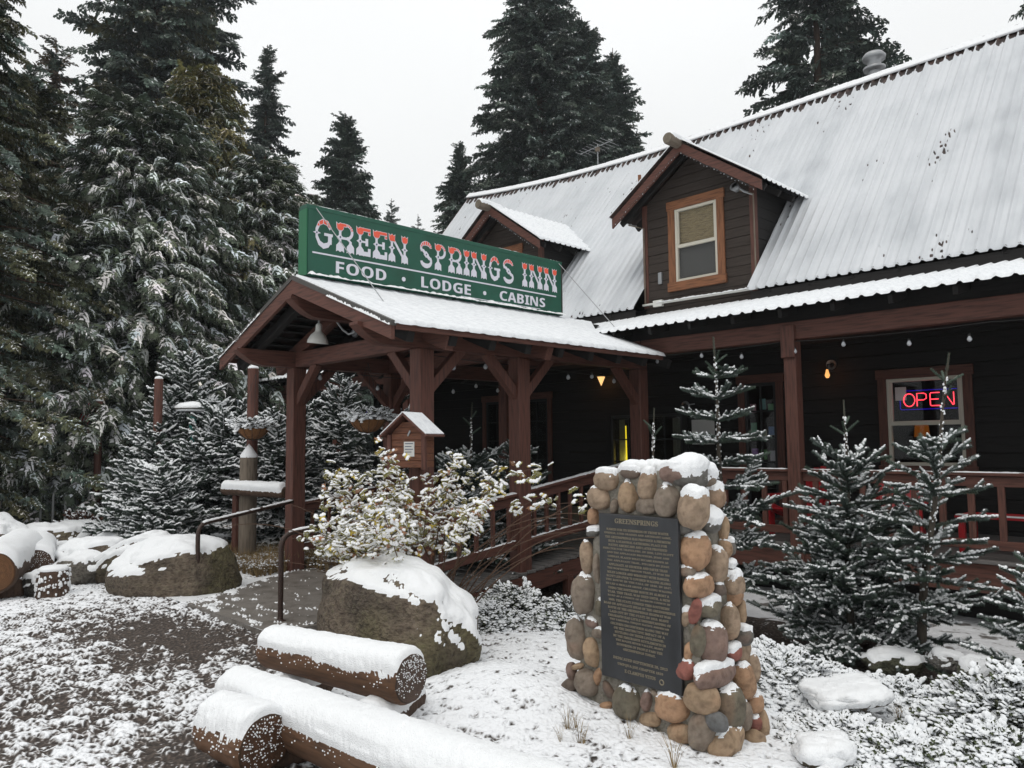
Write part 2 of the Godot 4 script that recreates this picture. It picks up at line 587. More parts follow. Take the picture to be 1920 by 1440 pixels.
func roof(parent: Node, o: Vector3, U: Vector3, V: Vector3, lu: float, lv: float, pitch: float, rib: float, s0: float, t0: float, bare: float, sagging: bool, speck: float, seed_: float, panel := 0.9, du := 0.021, ds := 0.06, skin := "roofsnow") -> void:
	var R := hub("roof_slope", parent)
	var up := V.cross(U) if V.cross(U).y > 0 else U.cross(V)
	var np := maxi(1, int(round(lu / panel)))
	var w := lu / np
	pitch = w / maxi(1, int(round(w / pitch)))      # whole ribs on every sheet
	for k in np:       # metal sheets
		var mb := MB.new()
		var P := PackedVector3Array()
		var per := int(round(w / pitch)) if rib > 0.0 else 1
		per = maxi(per, 1)
		var prof := PackedVector2Array()
		for r in per:
			var x0 := k * w + w * r / per
			var ww := w / per
			for q in [[0.0, 1.0], [0.14, 1.0], [0.26, 0.0], [0.86, 0.0]]:
				prof.append(Vector2(x0 + ww * q[0], rib * q[1]))
		prof.append(Vector2((k + 1) * w, rib))
		for i in 7:
			var s := lerpf(s0, lv, i / 6.0)
			for q in prof:
				var p := o + U * (q.x + q.x / lu * maxf(0.0, s - flare.x) * flare.y) + V * s + up * q.y
				if sagging:
					p.y += sag(p.x) * s / lv
				P.append(p)
		mb.grid(P, 7, prof.size(), false, V.cross(U).y < 0)
		part("roof_sheet", mb, M.rust, R)
	# snow
	var nu := int((lv - s0) / ds) + 2
	var nv := int(lu / du) + 2
	var Q := PackedVector3Array()
	Q.resize(nu * nv)
	for i in nu:
		var s := clampf(s0 - 0.012 + (i - 0.5) * ds, s0 - 0.015, lv - 0.01)
		var eave := smoothstep(-0.5, 1.2, float(i))
		for j in nv:
			var x := clampf((j - 0.5) * du, 0.0, lu)
			var f := fposmod(x / pitch, 1.0)
			var hr := rib * (1.0 - smoothstep(0.13, 0.28, f) + smoothstep(0.85, 0.99, f)) if rib > 0.0 else 0.0
			var wx := o.x * U.x + o.z * U.z + x
			var wv := Vector3(wx * 20.0, s * 6.0, seed_ * 13.0)
			var big := nz.get_noise_3dv(Vector3(wx * 6.0, s * 3.0, seed_ + 3.0))
			var th := t0 + t0 * 0.07 * nf.get_noise_3dv(wv) + t0 * 0.2 * big
			if bare > 0.0:
				var edge := bare * (0.8 + 0.45 * nf.get_noise_2d(floor(x / pitch) * 40.0, seed_) + 0.35 * nz.get_noise_2d(wx * 90.0, 3.0) + (0.25 if f > 0.14 and f < 0.86 else -0.2))
				th -= (t0 + 0.03) * smoothstep(lv - edge - 0.03, lv - edge + 0.03, s)
			if speck > 0.0:
				var k := nf.get_noise_3dv(Vector3(wx * 55.0, s * 24.0, seed_)) + 0.8 * nz.get_noise_3dv(Vector3(wx * 9.0, s * 4.0, seed_ + 9.0))
				th -= (t0 * 2.2) * smoothstep(0.86, 1.05, k * speck)
			if i == 0:
				th = -0.006
			var hh := hr + th
			var p := o + U * (x + x / lu * maxf(0.0, s - flare.x) * flare.y) + V * s + up * hh
			if i == 0:
				p = o + U * x + V * (s0 - 0.012) + up * (hr - 0.008)
			if j == 0 or j == nv - 1:
				p -= up * (maxf(th, 0.0) + 0.006)
			if sagging:
				p.y += sag(p.x) * s / lv
			Q[i * nv + j] = p
	var sb := MB.new()
	sb.grid(Q, nu, nv, false, V.cross(U).y < 0)
	part("snow", sb, M[skin], R)


# ---------------------------------------------------------------- the inn
const WALL := -10.9
const FRONT := -8.59
const DECK := 0.42

func one_beam(called: String, parent: Node, a: Vector3, b: Vector3, w: float, h: float, m: String, bev := 0.006, up := Vector3.UP) -> MeshInstance3D:
	var mb := MB.new()
	mb.beam(a, b, w, h, bev, up)
	return part(called, mb, M[m], parent)

func one_slab(called: String, parent: Node, a: Vector3, b: Vector3, m, bev := 0.004) -> MeshInstance3D:
	var mb := MB.new()
	mb.slab(a, b, bev)
	return part(called, mb, M[m] if m is String else m, parent)

# beam end that curves up to its tip, pointing +z
func curved_beam(parent: Node, x: float, y0: float, y1: float, z0: float, z1: float, w: float) -> void:
	var p := PackedVector2Array()
	p.append(Vector2(z1, y0)); p.append(Vector2(z0 - 0.42, y0))
	for k in 7:
		var a := k / 6.0
		p.append(Vector2(z0 - 0.34 + 0.34 * a, y0 + (y1 - y0) * 0.86 * pow(a, 1.7)))
	p.append(Vector2(z0, y1)); p.append(Vector2(z1, y1))
	var mb := MB.new()
	mb.prism(p, Vector3(x - w * 0.5, 0, 0), Vector3.BACK, Vector3.UP, Vector3.RIGHT * w)
	var b := part("beam", mb, M.timber_z, parent)
	var sb := MB.new()
	snow_strip(sb, PackedVector3Array([Vector3(x, y1, z0 - 0.005), Vector3(x, y1, z0 - 0.10)]), w * 0.45, 0.012)
	part("snow", sb, M.snow, b)

func window_unit(called: String, x0: float, x1: float, y0: float, y1: float, z: float, trim: String, sash: StandardMaterial3D, cols: int, rows: int, leaves: int, tw := 0.11, hung := false) -> Node3D:
	var W := hub(called, inn)
	var mb := MB.new()
	one_slab("trim", W, Vector3(x0 - tw, y0 - tw, z), Vector3(x0, y1 + tw, z + 0.035), trim + "_y")
	one_slab("trim", W, Vector3(x1, y0 - tw, z), Vector3(x1 + tw, y1 + tw, z + 0.035), trim + "_y")
	one_slab("trim", W, Vector3(x0 - tw - 0.02, y1, z + 0.003), Vector3(x1 + tw + 0.02, y1 + tw + 0.02, z + 0.042), trim + "_x")
	one_slab("sill", W, Vector3(x0 - tw - 0.02, y0 - tw - 0.02, z + 0.003), Vector3(x1 + tw + 0.02, y0, z + 0.055), trim + "_x")
	var fw := 0.045
	for l in leaves:
		var a := lerpf(x0, x1, float(l) / leaves)
		var b := lerpf(x0, x1, float(l + 1) / leaves)
		mb = MB.new()
		mb.slab(Vector3(a, y0, z - 0.04), Vector3(a + fw, y1, z + 0.02), 0.005)
		mb.slab(Vector3(b - fw, y0, z - 0.04), Vector3(b, y1, z + 0.02), 0.005)
		mb.slab(Vector3(a + fw, y0, z - 0.04), Vector3(b - fw, y0 + fw, z + 0.018), 0.005)
		mb.slab(Vector3(a + fw, y1 - fw, z - 0.04), Vector3(b - fw, y1, z + 0.018), 0.005)
		if hung:
			var mid := (y0 + y1) * 0.5 - 0.02
			mb.slab(Vector3(a + fw, mid - 0.028, z - 0.035), Vector3(b - fw, mid + 0.028, z + 0.016), 0.005)
			mb.slab(Vector3(a + fw, mid + 0.028, z - 0.03), Vector3(a + fw + 0.022, y1 - fw, z + 0.004), 0.0)
			mb.slab(Vector3(b - fw - 0.022, mid + 0.028, z - 0.03), Vector3(b - fw, y1 - fw, z + 0.004), 0.0)
		part("frame", mb, sash, W)
		for i in cols:
			for j in rows:
				var pa := lerpf(a + fw, b - fw, float(i) / cols)
				var pb := lerpf(a + fw, b - fw, float(i + 1) / cols)
				var qa := lerpf(y0 + fw, y1 - fw, float(j) / rows)
				var qb := lerpf(y0 + fw, y1 - fw, float(j + 1) / rows)
				one_slab("pane", W, Vector3(pa + 0.001, qa + 0.001, z - 0.020), Vector3(pb - 0.001, qb - 0.001, z - 0.014), M.glass, 0.0)
				if i > 0:
					one_slab("muntin", W, Vector3(pa - 0.011, qa, z - 0.028), Vector3(pa + 0.011, qb, z + 0.002), sash, 0.0)
				if j > 0:
					one_slab("muntin", W, Vector3(pa + 0.012, qa - 0.011, z - 0.027), Vector3(pb - 0.012, qa + 0.011, z + 0.001), sash, 0.0)
	return W

func planks(parent: Node, x0: float, x1: float, y0: float, y1: float, z: float, h: float, holes: Array, m: Material, gable := Vector3.ZERO) -> void:
	# rows of boards; holes are [x0, x1, y0, y1]; gable = (centre, peak, slope)
	var y := y0
	var row := 0
	while y < y1 - 0.01:
		var t := minf(y + h, y1)
		var spans := [[x0, x1]]
		for q in holes:
			if q[2] < (y + t) * 0.5 and q[3] > (y + t) * 0.5:
				var nxt := []
				for s in spans:
					if q[0] >= s[1] or q[1] <= s[0]:
						nxt.append(s)
						continue
					if q[0] > s[0]:
						nxt.append([s[0], q[0]])
					if q[1] < s[1]:
						nxt.append([q[1], s[1]])
				spans = nxt
		for s in spans:
			var a0: float = s[0]
			var a1: float = s[0]
			var b0: float = s[1]
			var b1: float = s[1]
			if gable.z > 0.0:
				var w0 := (gable.y - y) / gable.z
				var w1 := (gable.y - t) / gable.z
				a0 = maxf(a0, gable.x - w0); b0 = minf(b0, gable.x + w0)
				a1 = maxf(a1, gable.x - w1); b1 = minf(b1, gable.x + w1)
				if b0 - a0 < 0.04 or b1 < a1:
					continue
			var mb := MB.new()
			var dz := 0.012 * rng.randf()
			var pr := PackedVector2Array([Vector2(a0, y + 0.004), Vector2(b0, y + 0.004), Vector2(maxf(b1, a1 + 0.002), t - 0.004), Vector2(a1, t - 0.004)])
			mb.prism(pr, Vector3(0, 0, z - 0.05), Vector3.RIGHT, Vector3.UP, Vector3(0, 0, 0.05 + dz))
			part("plank", mb, m, parent)
		y = t
		row += 1

func dormer(cx: float) -> void:
	var D := hub("dormer", inn)
	var zf := -10.85
	var hw := 1.04
	var slope := 0.70
	var peak := 6.47
	var eave := peak - 1.40 * slope
	planks(D, cx - hw, cx + hw, 3.72, 6.42, zf, 0.155, [[cx - 0.46, cx + 0.46, 4.18, 5.58]], M.dormer, Vector3(cx, peak - 0.06, slope))
	# cheeks of boards running back into the roof
	for s in [-1.0, 1.0]:
		for k in 10:
			var y := 3.9 + k * 0.17
			if y > eave + 0.2:
				break
			one_slab("plank", D, Vector3(cx + s * (hw - 0.05), y + 0.003, -12.9), Vector3(cx + s * (hw + 0.008 * rng.randf()), y + 0.167, zf - 0.06), "dark_z", 0.0)
		one_slab("corner_board", D, Vector3(cx + s * (hw - 0.07), 3.9, zf - 0.055), Vector3(cx + s * (hw + 0.028), eave + 0.22, zf + 0.022), "timber_y")
		# rake board and eave board
		var out := Vector3(s, -slope, 0).normalized()
		var pk := Vector3(cx, peak - 0.10, -10.42)
		var ed := pk + out * (1.40 / absf(out.x)) + Vector3(0, -0.005, 0)
		var mb := MB.new()
		mb.prism(PackedVector2Array([Vector2(0, 0.09), Vector2(s * 1.40, 0.09 - 1.40 * slope), Vector2(s * 1.40, -0.07 - 1.40 * slope), Vector2(0, -0.09)]), Vector3(cx, peak - 0.11, -10.44), Vector3.RIGHT, Vector3.UP, Vector3(0, 0, 0.04))
		part("rake_board", mb, M.timber_x, D)
		for q in 5:
			one_beam("rafter", D, Vector3(cx + s * 0.02, peak - 0.13, -10.62 - q * 0.45), Vector3(cx + s * 1.36, peak - 0.13 - 1.34 * slope, -10.62 - q * 0.45), 0.05, 0.10, "dark_x")
		var V := Vector3(-s, slope, 0).normalized()
		var lv := 1.42 / absf(V.x)
		roof(D, Vector3(cx + s * 1.42, peak - 1.42 * slope + 0.02, -10.36), Vector3(0, 0, -1), V, 2.75, lv, 0.15, 0.02, 0.0, 0.022, 0.0, false, 0.0, 20.0 + cx + s)
	# ridge pole end with snow
	log_piece(D, "ridge_pole", Vector3(cx - 0.01, peak - 0.04, -10.75), Vector3(cx - 0.03, peak - 0.02, -10.13), 0.085, 0.10, M.grey_z, 0.03, cx, Color(0.2, 0.17, 0.13), 24, 20)
	# window
	var W := window_unit("dormer_window", cx - 0.40, cx + 0.40, 4.26, 5.50, zf + 0.01, "trim", M.vinyl, 1, 2, 1, 0.13, true)
	one_slab("blind", W, Vector3(cx - 0.41, 4.86, zf - 0.065), Vector3(cx + 0.41, 5.52, zf - 0.05), "blind", 0.0)
	one_slab("insect_screen", W, Vector3(cx - 0.41, 4.24, zf - 0.064), Vector3(cx + 0.41, 4.86, zf - 0.052), "screen", 0.0)

func build_inn() -> void:
	inn = thing("inn", "long dark timber inn with snowy corrugated roof, dormers and red-brown porch", "building", Vector3.ZERO)
	var holes := [[-12.04, -10.26, 0.3, 2.46], [-8.70, -7.20, 0.3, 2.07], [-6.06, -5.54, 0.3, 2.48], [-3.95, -3.02, 1.25, 2.41]]
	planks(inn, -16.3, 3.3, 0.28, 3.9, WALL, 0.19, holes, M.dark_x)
	# rooms behind the openings
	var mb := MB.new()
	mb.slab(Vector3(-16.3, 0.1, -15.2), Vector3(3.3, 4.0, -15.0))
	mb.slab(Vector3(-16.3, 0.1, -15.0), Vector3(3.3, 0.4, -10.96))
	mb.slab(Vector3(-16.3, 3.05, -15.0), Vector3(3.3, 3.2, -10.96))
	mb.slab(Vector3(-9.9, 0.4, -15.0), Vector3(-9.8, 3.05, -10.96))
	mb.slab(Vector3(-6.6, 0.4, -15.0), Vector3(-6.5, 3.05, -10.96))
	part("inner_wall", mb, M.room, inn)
	mb = MB.new()      # end and back walls, under the gables
	mb.prism(PackedVector2Array([Vector2(-10.96, 0.0), Vector2(-18.0, 0.0), Vector2(-18.0, 4.0), Vector2(-14.3, 8.2), Vector2(-10.96, 4.3)]), Vector3(-16.3, 0, 0), Vector3.BACK, Vector3.UP, Vector3(0.15, 0, 0))
	mb.prism(PackedVector2Array([Vector2(-10.96, 0.0), Vector2(-18.0, 0.0), Vector2(-18.0, 4.0), Vector2(-14.3, 8.2), Vector2(-10.96, 4.3)]), Vector3(3.15, 0, 0), Vector3.BACK, Vector3.UP, Vector3(0.15, 0, 0))
	mb.slab(Vector3(-16.15, 0.0, -18.0), Vector3(3.15, 4.0, -17.85))
	part("wall", mb, M.dark_x, inn)

	# main roof in lengths between the dormers
	var V := Vector3(0, 1.15, -1.0).normalized()
	var lv := 3.8 / absf(V.z)
	var E := Vector3(0, 3.87, -10.5)
	for seg in [[-16.4, -12.50, 0.0], [-12.50, -10.25, 1.3], [-10.25, -7.85, 0.0], [-7.85, -5.75, 1.3], [-5.75, 3.4, 0.0]]:
		roof(inn, Vector3(seg[0], E.y, E.z), Vector3.RIGHT, V, seg[1] - seg[0], lv, 0.15, 0.034, seg[2], 0.010, 0.30, true, 1.03, 1.0, 0.9, 0.021, 0.06, "thinsnow")
	# far slope and ridge cap
	mb = MB.new()
	mb.beam(Vector3(-6.5, 6.0, -16.25), Vector3(-6.6, 6.0, -16.25), 0.1, 0.1)
	mb = MB.new()
	var pts := PackedVector3Array()
	var back := PackedVector3Array()
	for k in 34:
		var x := -16.5 + k * 0.605
		pts.append(Vector3(x, 8.275 + sag(x), -14.31))
	for k in 33:
		mb.poly([pts[k], pts[k + 1], pts[k + 1] + Vector3(0, -4.4, -3.9), pts[k] + Vector3(0, -4.4, -3.9)], Vector3(0, 1, -1))
	part("far_roof_slope", mb, M.rust, inn)
	mb = MB.new()
	for k in 33:
		mb.beam(pts[k] + Vector3(0, -0.03, 0.06), pts[k + 1] + Vector3(0, -0.03, 0.06), 0.16, 0.012, 0.0, Vector3(0, 0.656, 0.755))
	part("ridge_cap", mb, M.rust, inn)
	mb = MB.new()
	for k in 33:
		var dn := Vector3(0, -0.087, 0.076)
		mb.beam(pts[k] + dn + Vector3(0, 0.02, 0.02), pts[k + 1] + dn + Vector3(0, 0.02, 0.02), 0.17 + 0.02 * nf.get_noise_1d(k * 9.0), 0.045, 0.012, Vector3(0, 0.656, 0.755))
	for q in pts.size():
		pts[q] += Vector3(0, -0.015, 0.0)
	snow_strip(mb, pts, 0.07, 0.05, 0.2)
	part("ridge_snow", mb, M.snow, inn)
	# eave boards and rafter tails of the main roof
	for k in [[-16.3, -12.45], [-10.3, -7.87], [-5.72, 3.3]]:
		one_slab("eave_board", inn, Vector3(k[0], 3.66, -10.56), Vector3(k[1], 3.84, -10.53), "dark_x")
		mb = MB.new()
		var sp := PackedVector3Array([Vector3(k[0], 3.80, -10.53), Vector3(k[1], 3.80, -10.53)])
	for k in 33:
		var x := -16.2 + k * 0.6
		if (x > -12.5 and x < -10.3) or (x > -7.9 and x < -5.7):
			continue
		one_beam("rafter", inn, Vector3(x, 3.77, -10.55), Vector3(x, 4.2, -10.93), 0.05, 0.11, "dark_z")
	# rake board at the left end
	one_beam("rake_board", inn, Vector3(-16.42, 3.80, -10.5), Vector3(-16.42, 8.66, -14.3), 0.04, 0.18, "timber_z")
	dormer(-6.82)
	dormer(-11.40)

	# front porch
	var P := hub("front_porch", inn)
	var PV := Vector3(0, 0.243, -1.0).normalized()
	roof(P, Vector3(-18.6, 3.095, -8.15), Vector3.RIGHT, PV, 22.0, 2.72, 0.15, 0.024, 0.0, 0.022, 0.0, false, 0.0, 5.0)
	for k in 37:
		var x := -18.5 + k * 0.6
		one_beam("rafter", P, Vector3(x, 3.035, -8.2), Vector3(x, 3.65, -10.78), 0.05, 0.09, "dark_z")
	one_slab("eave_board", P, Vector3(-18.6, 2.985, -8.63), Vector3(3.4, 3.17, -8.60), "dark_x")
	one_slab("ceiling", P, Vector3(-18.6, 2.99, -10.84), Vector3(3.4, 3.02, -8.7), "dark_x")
	one_slab("beam", P, Vector3(-19.0, 2.77, FRONT - 0.07), Vector3(-9.14, 2.98, FRONT + 0.07), "timber_x", 0.006)
	one_slab("beam", P, Vector3(-6.28, 2.77, FRONT - 0.07), Vector3(3.4, 2.98, FRONT + 0.07), "timber_x", 0.006)
	one_slab("beam", P, Vector3(-9.12, 2.77, FRONT - 0.07), Vector3(-6.30, 2.98, FRONT + 0.07), "timber_x", 0.006)
	for x in [-18.89, -16.6, -14.2, -11.7, -4.16, 0.6]:
		one_slab("post", P, Vector3(x - 0.075, 0.2, FRONT - 0.075), Vector3(x + 0.075, 2.765, FRONT + 0.075), "timber_y", 0.008)
		one_slab("post_cap", P, Vector3(x - 0.085, 2.56, FRONT + 0.077), Vector3(x + 0.085, 2.94, FRONT + 0.115), "timber_y", 0.006)
	# floor boards, seen on end along the front
	for k in 16:
		var z := FRONT + 0.07 - k * 0.145
		one_slab("deck_board", P, Vector3(-18.9, DECK - 0.035, z - 0.139), Vector3(3.4, DECK, z), "deck_x", 0.004)
	one_slab("rim_joist", P, Vector3(-6.3, 0.10, FRONT - 0.02), Vector3(3.4, DECK - 0.04, FRONT + 0.03), "timber_x")
	one_slab("rim_joist", P, Vector3(-18.9, 0.10, FRONT - 0.02), Vector3(-9.12, DECK - 0.04, FRONT + 0.03), "timber_x")
	mb = MB.new()
	mb.slab(Vector3(-18.9, -0.6, FRONT - 0.6), Vector3(3.4, 0.1, FRONT - 0.5))
	part("skirting", mb, M.dark_x, P)
	# railing
	for seg in [[-6.28, -4.24], [-4.08, 0.52]]:
		one_slab("rail", P, Vector3(seg[0], 1.235, FRONT - 0.06), Vector3(seg[1], 1.27, FRONT + 0.06), "timber_x")
		one_slab("rail", P, Vector3(seg[0], 1.13, FRONT - 0.02), Vector3(seg[1], 1.232, FRONT + 0.02), "timber_x")
		one_slab("rail", P, Vector3(seg[0], 0.52, FRONT - 0.022), Vector3(seg[1], 0.61, FRONT + 0.022), "timber_x")
		mb = MB.new()
		snow_strip(mb, PackedVector3Array([Vector3(seg[0], 1.27, FRONT + 0.025), Vector3(seg[1], 1.27, FRONT + 0.025)]), 0.036, 0.010, 0.5)
		part("snow", mb, M.snow, P)
		var x: float = seg[0] + 0.14
		while x < seg[1] - 0.05:
			one_slab("baluster", P, Vector3(x - 0.03, 0.605, FRONT - 0.018), Vector3(x + 0.03, 1.135, FRONT + 0.018), "timber_y", 0.003)
			x += 0.262
	# windows and doors of the front
	var w := window_unit("window", -3.95, -3.02, 1.25, 2.41, WALL + 0.02, "timber", M.vinyl, 1, 2, 1, 0.11, true)
	one_slab("paper", w, Vector3(-3.87, 2.12, WALL - 0.06), Vector3(-3.73, 2.30, WALL - 0.055), "paper", 0.0)
	window_unit("french_door", -12.04, -10.26, 0.45, 2.46, WALL + 0.02, "timber", M.black, 3, 5, 2)
	w = window_unit("french_door", -8.70, -7.20, 0.45, 2.07, WALL + 0.02, "dark", M.black, 2, 4, 2)
	# curtains in folds
	for k in 2:
		mb = MB.new()
		var Q := PackedVector3Array()
		for i in 2:
			for j in 40:
				var x := (-7.52 + j * 0.0085) if k == 0 else (-8.66 + j * 0.003)
				Q.append(Vector3(x, 0.5 + i * 1.55, WALL - 0.16 + 0.02 * sin(j * 0.9)))
		mb.grid(Q, 2, 40)
		part("curtain", mb, mat(lin(0.16, 0.17, 0.13), 0.9), w)
	w = window_unit("glass_door", -6.06, -5.54, 0.45, 2.48, WALL + 0.02, "timber", M.black, 2, 5, 1)
	for k in 9:
		var x := -6.0 + (k % 3) * 0.15 + rf(0, 0.02)
		var y := 1.28 + (k / 3) * 0.36 + rf(0, 0.08)
		one_slab("poster", w, Vector3(x, y, WALL - 0.012), Vector3(x + 0.10, y + rf(0.1, 0.17), WALL - 0.008), mat(lin(rf(0.1, 0.35), rf(0.1, 0.33), rf(0.1, 0.35)), 0.9), 0.0)
	build_entry()
	build_ramp()

func build_entry() -> void:
	var G := hub("entry_porch", inn)
	var L := -9.036
	var R := -6.384
	var X := -7.71
	for p in [[L, -4.861, 0.0], [R, -4.861, -0.3], [R, -6.28, -0.2], [R, FRONT, 0.2], [L, -6.35, -0.1], [L, FRONT, 0.2]]:
		one_slab("post", G, Vector3(p[0] - 0.093, p[2], p[1] - 0.093), Vector3(p[0] + 0.093, 2.59, p[1] + 0.093), "timber_y", 0.01)
	for p in [[L, -4.861, 0.0], [R, -6.28, -0.2], [L, -6.35, -0.1]]:
		mb_pier(G, Vector3(p[0], p[2], p[1]))
	curved_beam(G, L, 2.592, 2.79, -4.03, FRONT - 0.1, 0.15)
	curved_beam(G, R, 2.592, 2.79, -4.03, FRONT - 0.1, 0.15)
	curved_beam(G, X, 3.02, 3.235, -4.03, FRONT - 0.4, 0.14)
	for z in [-4.861, -6.3]:
		one_slab("beam", G, Vector3(L + 0.09, 2.594, z - 0.07), Vector3(R - 0.09, 2.784, z + 0.07), "timber_x", 0.006)
		for s in [-1.0, 1.0]:
			one_beam("rafter", G, Vector3(X + s * 0.06, 3.27, z), Vector3(X + s * 1.80, 3.27 - 1.74 * 0.384, z), 0.10, 0.16, "timber_x")
	for k in 9:
		for s in [-1.0, 1.0]:
			var z := -4.34 - k * 0.53
			one_beam("rafter", G, Vector3(X + s * 0.08, 3.30, z), Vector3(X + s * 1.84, 3.30 - 1.76 * 0.384, z), 0.09, 0.12, "dark_x")
	# braces
	for b in [[L, -4.861, 1.0, 0.0], [R, -4.861, -1.0, 0.0], [R, -4.861, 0.0, -1.0], [R, -6.28, 0.0, 1.0], [R, -6.28, 0.0, -1.0], [R, FRONT, 0.0, 1.0], [L, -4.861, 0.0, -1.0], [L, -6.35, 0.0, 1.0], [L, -6.35, 1.0, 0.0], [R, -6.28, -1.0, 0.0]]:
		var d := Vector3(b[2], 0, b[3])
		var p := Vector3(b[0], 0, b[1])
		one_beam("brace", G, p + d * 0.05 + Vector3(0, 2.14, 0), p + d * 0.53 + Vector3(0, 2.62, 0), 0.09, 0.11, "timber_y")
	# roof: boards, metal, snow, rake boards
	for s in [-1.0, 1.0]:
		var V := Vector3(-s * 1.88, 0.722, 0).normalized()
		var e := Vector3(X + s * 1.88, 2.735, -4.107)
		var nrm := Vector3(s * V.y, absf(V.x), 0)
		for k in 11:
			var a := e + V * (0.02 + k * 0.18) - nrm * 0.022
			one_beam("ceiling_board", G, a + V * 0.09 + Vector3(0, 0, -0.03), a + V * 0.09 + Vector3(0, 0, -4.3 - 0.75 * clampf((k - 6) / 3.0, 0, 1)), 0.178, 0.016, "dark_z", 0.0)
		flare = Vector2(1.25, 1.0)
		roof(G, e - V * 0.03, Vector3(0, 0, -1), V, 4.30, 2.045, 0.23, 0.006, 0.0, 0.030, 0.0, false, 0.0, 40.0 + s)
		flare = Vector2(99, 0)
		var mb := MB.new()
		mb.prism(PackedVector2Array([Vector2(0, 3.43), Vector2(s * 1.88, 3.43 - 1.88 * 0.384), Vector2(s * 1.88, 3.29 - 1.88 * 0.384), Vector2(0, 3.27)]), Vector3(X, 0, -4.125), Vector3.RIGHT, Vector3.UP, Vector3(0, 0, 0.04))
		part("rake_board", mb, M.timber_x, G)
		mb = MB.new()
		mb.prism(PackedVector2Array([Vector2(0, 3.475), Vector2(s * 1.9, 3.475 - 1.9 * 0.384), Vector2(s * 1.9, 3.425 - 1.9 * 0.384), Vector2(0, 3.425)]), Vector3(X, 0, -4.13), Vector3.RIGHT, Vector3.UP, Vector3(0, 0, 0.056))
		part("metal_edge", mb, M.tin, G)
		mb = MB.new()
		var ps := PackedVector3Array()
		for k in 40:
			ps.append(Vector3(X + s * (0.75 + 1.13 * k / 39.0), 3.43 - (0.75 + 1.13 * k / 39.0) * 0.384 - 0.005, -4.075))
		snow_strip(mb, ps, 0.012, 0.02, 1.4)
		part("snow", mb, M.snow, G)
		one_slab("eave_board", G, Vector3(e.x - 0.02, 2.665, -8.38), Vector3(e.x + 0.012, 2.725, -4.13), "timber_z")

func mb_pier(G: Node, p: Vector3) -> void:
	var mb := MB.new()
	mb.slab(p + Vector3(-0.28, -0.5, -0.26), p + Vector3(0.28, -0.012, 0.26), 0.015)
	part("footing", mb, M.concrete, G)

func rail_run(Rm: Node, x: float, z0: float, z1: float, y0: float, y1: float, low0: float, low1: float) -> void:
	one_beam("rail", Rm, Vector3(x, y0, z0), Vector3(x, y1, z1), 0.12, 0.035, "timber_z")
	one_beam("rail", Rm, Vector3(x, y0 - 0.075, z0), Vector3(x, y1 - 0.075, z1), 0.04, 0.10, "timber_z")
	one_beam("rail", Rm, Vector3(x, low0, z0), Vector3(x, low1, z1), 0.05, 0.10, "timber_z")
	var mb := MB.new()
	snow_strip(mb, PackedVector3Array([Vector3(x, y0 + 0.018, z0), Vector3(x, y1 + 0.018, z1)]), 0.055, 0.014, 0.5)
	snow_strip(mb, PackedVector3Array([Vector3(x, low0 + 0.05, z0), Vector3(x, low1 + 0.05, z1)]), 0.024, 0.010, 0.7)
	part("snow", mb, M.snow, Rm)
	var n := int(absf(z1 - z0) / 0.21)
	for k in n:
		var f := (k + 0.6) / n
		var z := lerpf(z0, z1, f)
		one_slab("baluster", Rm, Vector3(x - 0.018, lerpf(low0, low1, f) + 0.045, z - 0.022), Vector3(x + 0.018, lerpf(y0, y1, f) - 0.12, z + 0.022), "timber_y", 0.003)

func build_ramp() -> void:
	var Rm := hub("entry_ramp", inn)
	var sl := 0.1145
	for k in 25:
		var z := -5.0 - k * 0.142
		var y := 0.005 + (-5.0 - z) * sl
		one_beam("deck_board", Rm, Vector3(-9.02, y + 0.0 - 0.018, z - 0.069), Vector3(-6.27, y - 0.018, z - 0.069), 0.136, 0.036, "deck_x", 0.004)
	for x in [-9.0, -6.30]:
		one_beam("rim_joist", Rm, Vector3(x, -0.15, -5.02), Vector3(x, 0.26, -8.56), 0.045, 0.21, "timber_z")
		one_beam("rim_joist", Rm, Vector3(x - 0.35, -0.16, -5.2), Vector3(x - 0.35, 0.24, -8.5), 0.045, 0.19, "dark_z")
	for z in [-7.0, -7.7]:
		one_slab("prop", Rm, Vector3(-6.36, -0.4, z - 0.05), Vector3(-6.26, 0.02, z + 0.05), "timber_y")
	for x in [-6.384, -9.036]:
		rail_run(Rm, x, -4.96, -6.19, 0.86, 1.01, 0.30, 0.44)
		rail_run(Rm, x, -6.38, -8.48, 1.04, 1.335, 0.45, 0.68)


# ---------------------------------------------------------------- roof sign
func stem(out: Array, x: float, s: float, lower_only := false) -> void:
	if not lower_only:
		out.append(PackedVector2Array([Vector2(x - 0.045, 0.2), Vector2(x + 0.045, 0.2), Vector2(x + 0.045, 0.8), Vector2(x - 0.045, 0.8)]))
		out.append(PackedVector2Array([Vector2(x - s, 1.0), Vector2(x - s * 0.5, 0.94), Vector2(x, 1.0), Vector2(x + s * 0.5, 0.94), Vector2(x + s, 1.0), Vector2(x + s * 0.9, 0.79), Vector2(x + 0.05, 0.69), Vector2(x - 0.05, 0.69), Vector2(x - s * 0.9, 0.79)]))
		out.append(PackedVector2Array([Vector2(x - 0.135, 0.5), Vector2(x - 0.06, 0.55), Vector2(x, 0.65), Vector2(x + 0.06, 0.55), Vector2(x + 0.135, 0.5), Vector2(x + 0.06, 0.45), Vector2(x, 0.35), Vector2(x - 0.06, 0.45)]))
	out.append(PackedVector2Array([Vector2(x - 0.05, 0.32), Vector2(x - s * 0.95, 0.22), Vector2(x - s, 0.0), Vector2(x - s * 0.5, 0.05), Vector2(x, 0.0), Vector2(x + s * 0.5, 0.05), Vector2(x + s, 0.0), Vector2(x + s * 0.95, 0.22), Vector2(x + 0.05, 0.32)]))

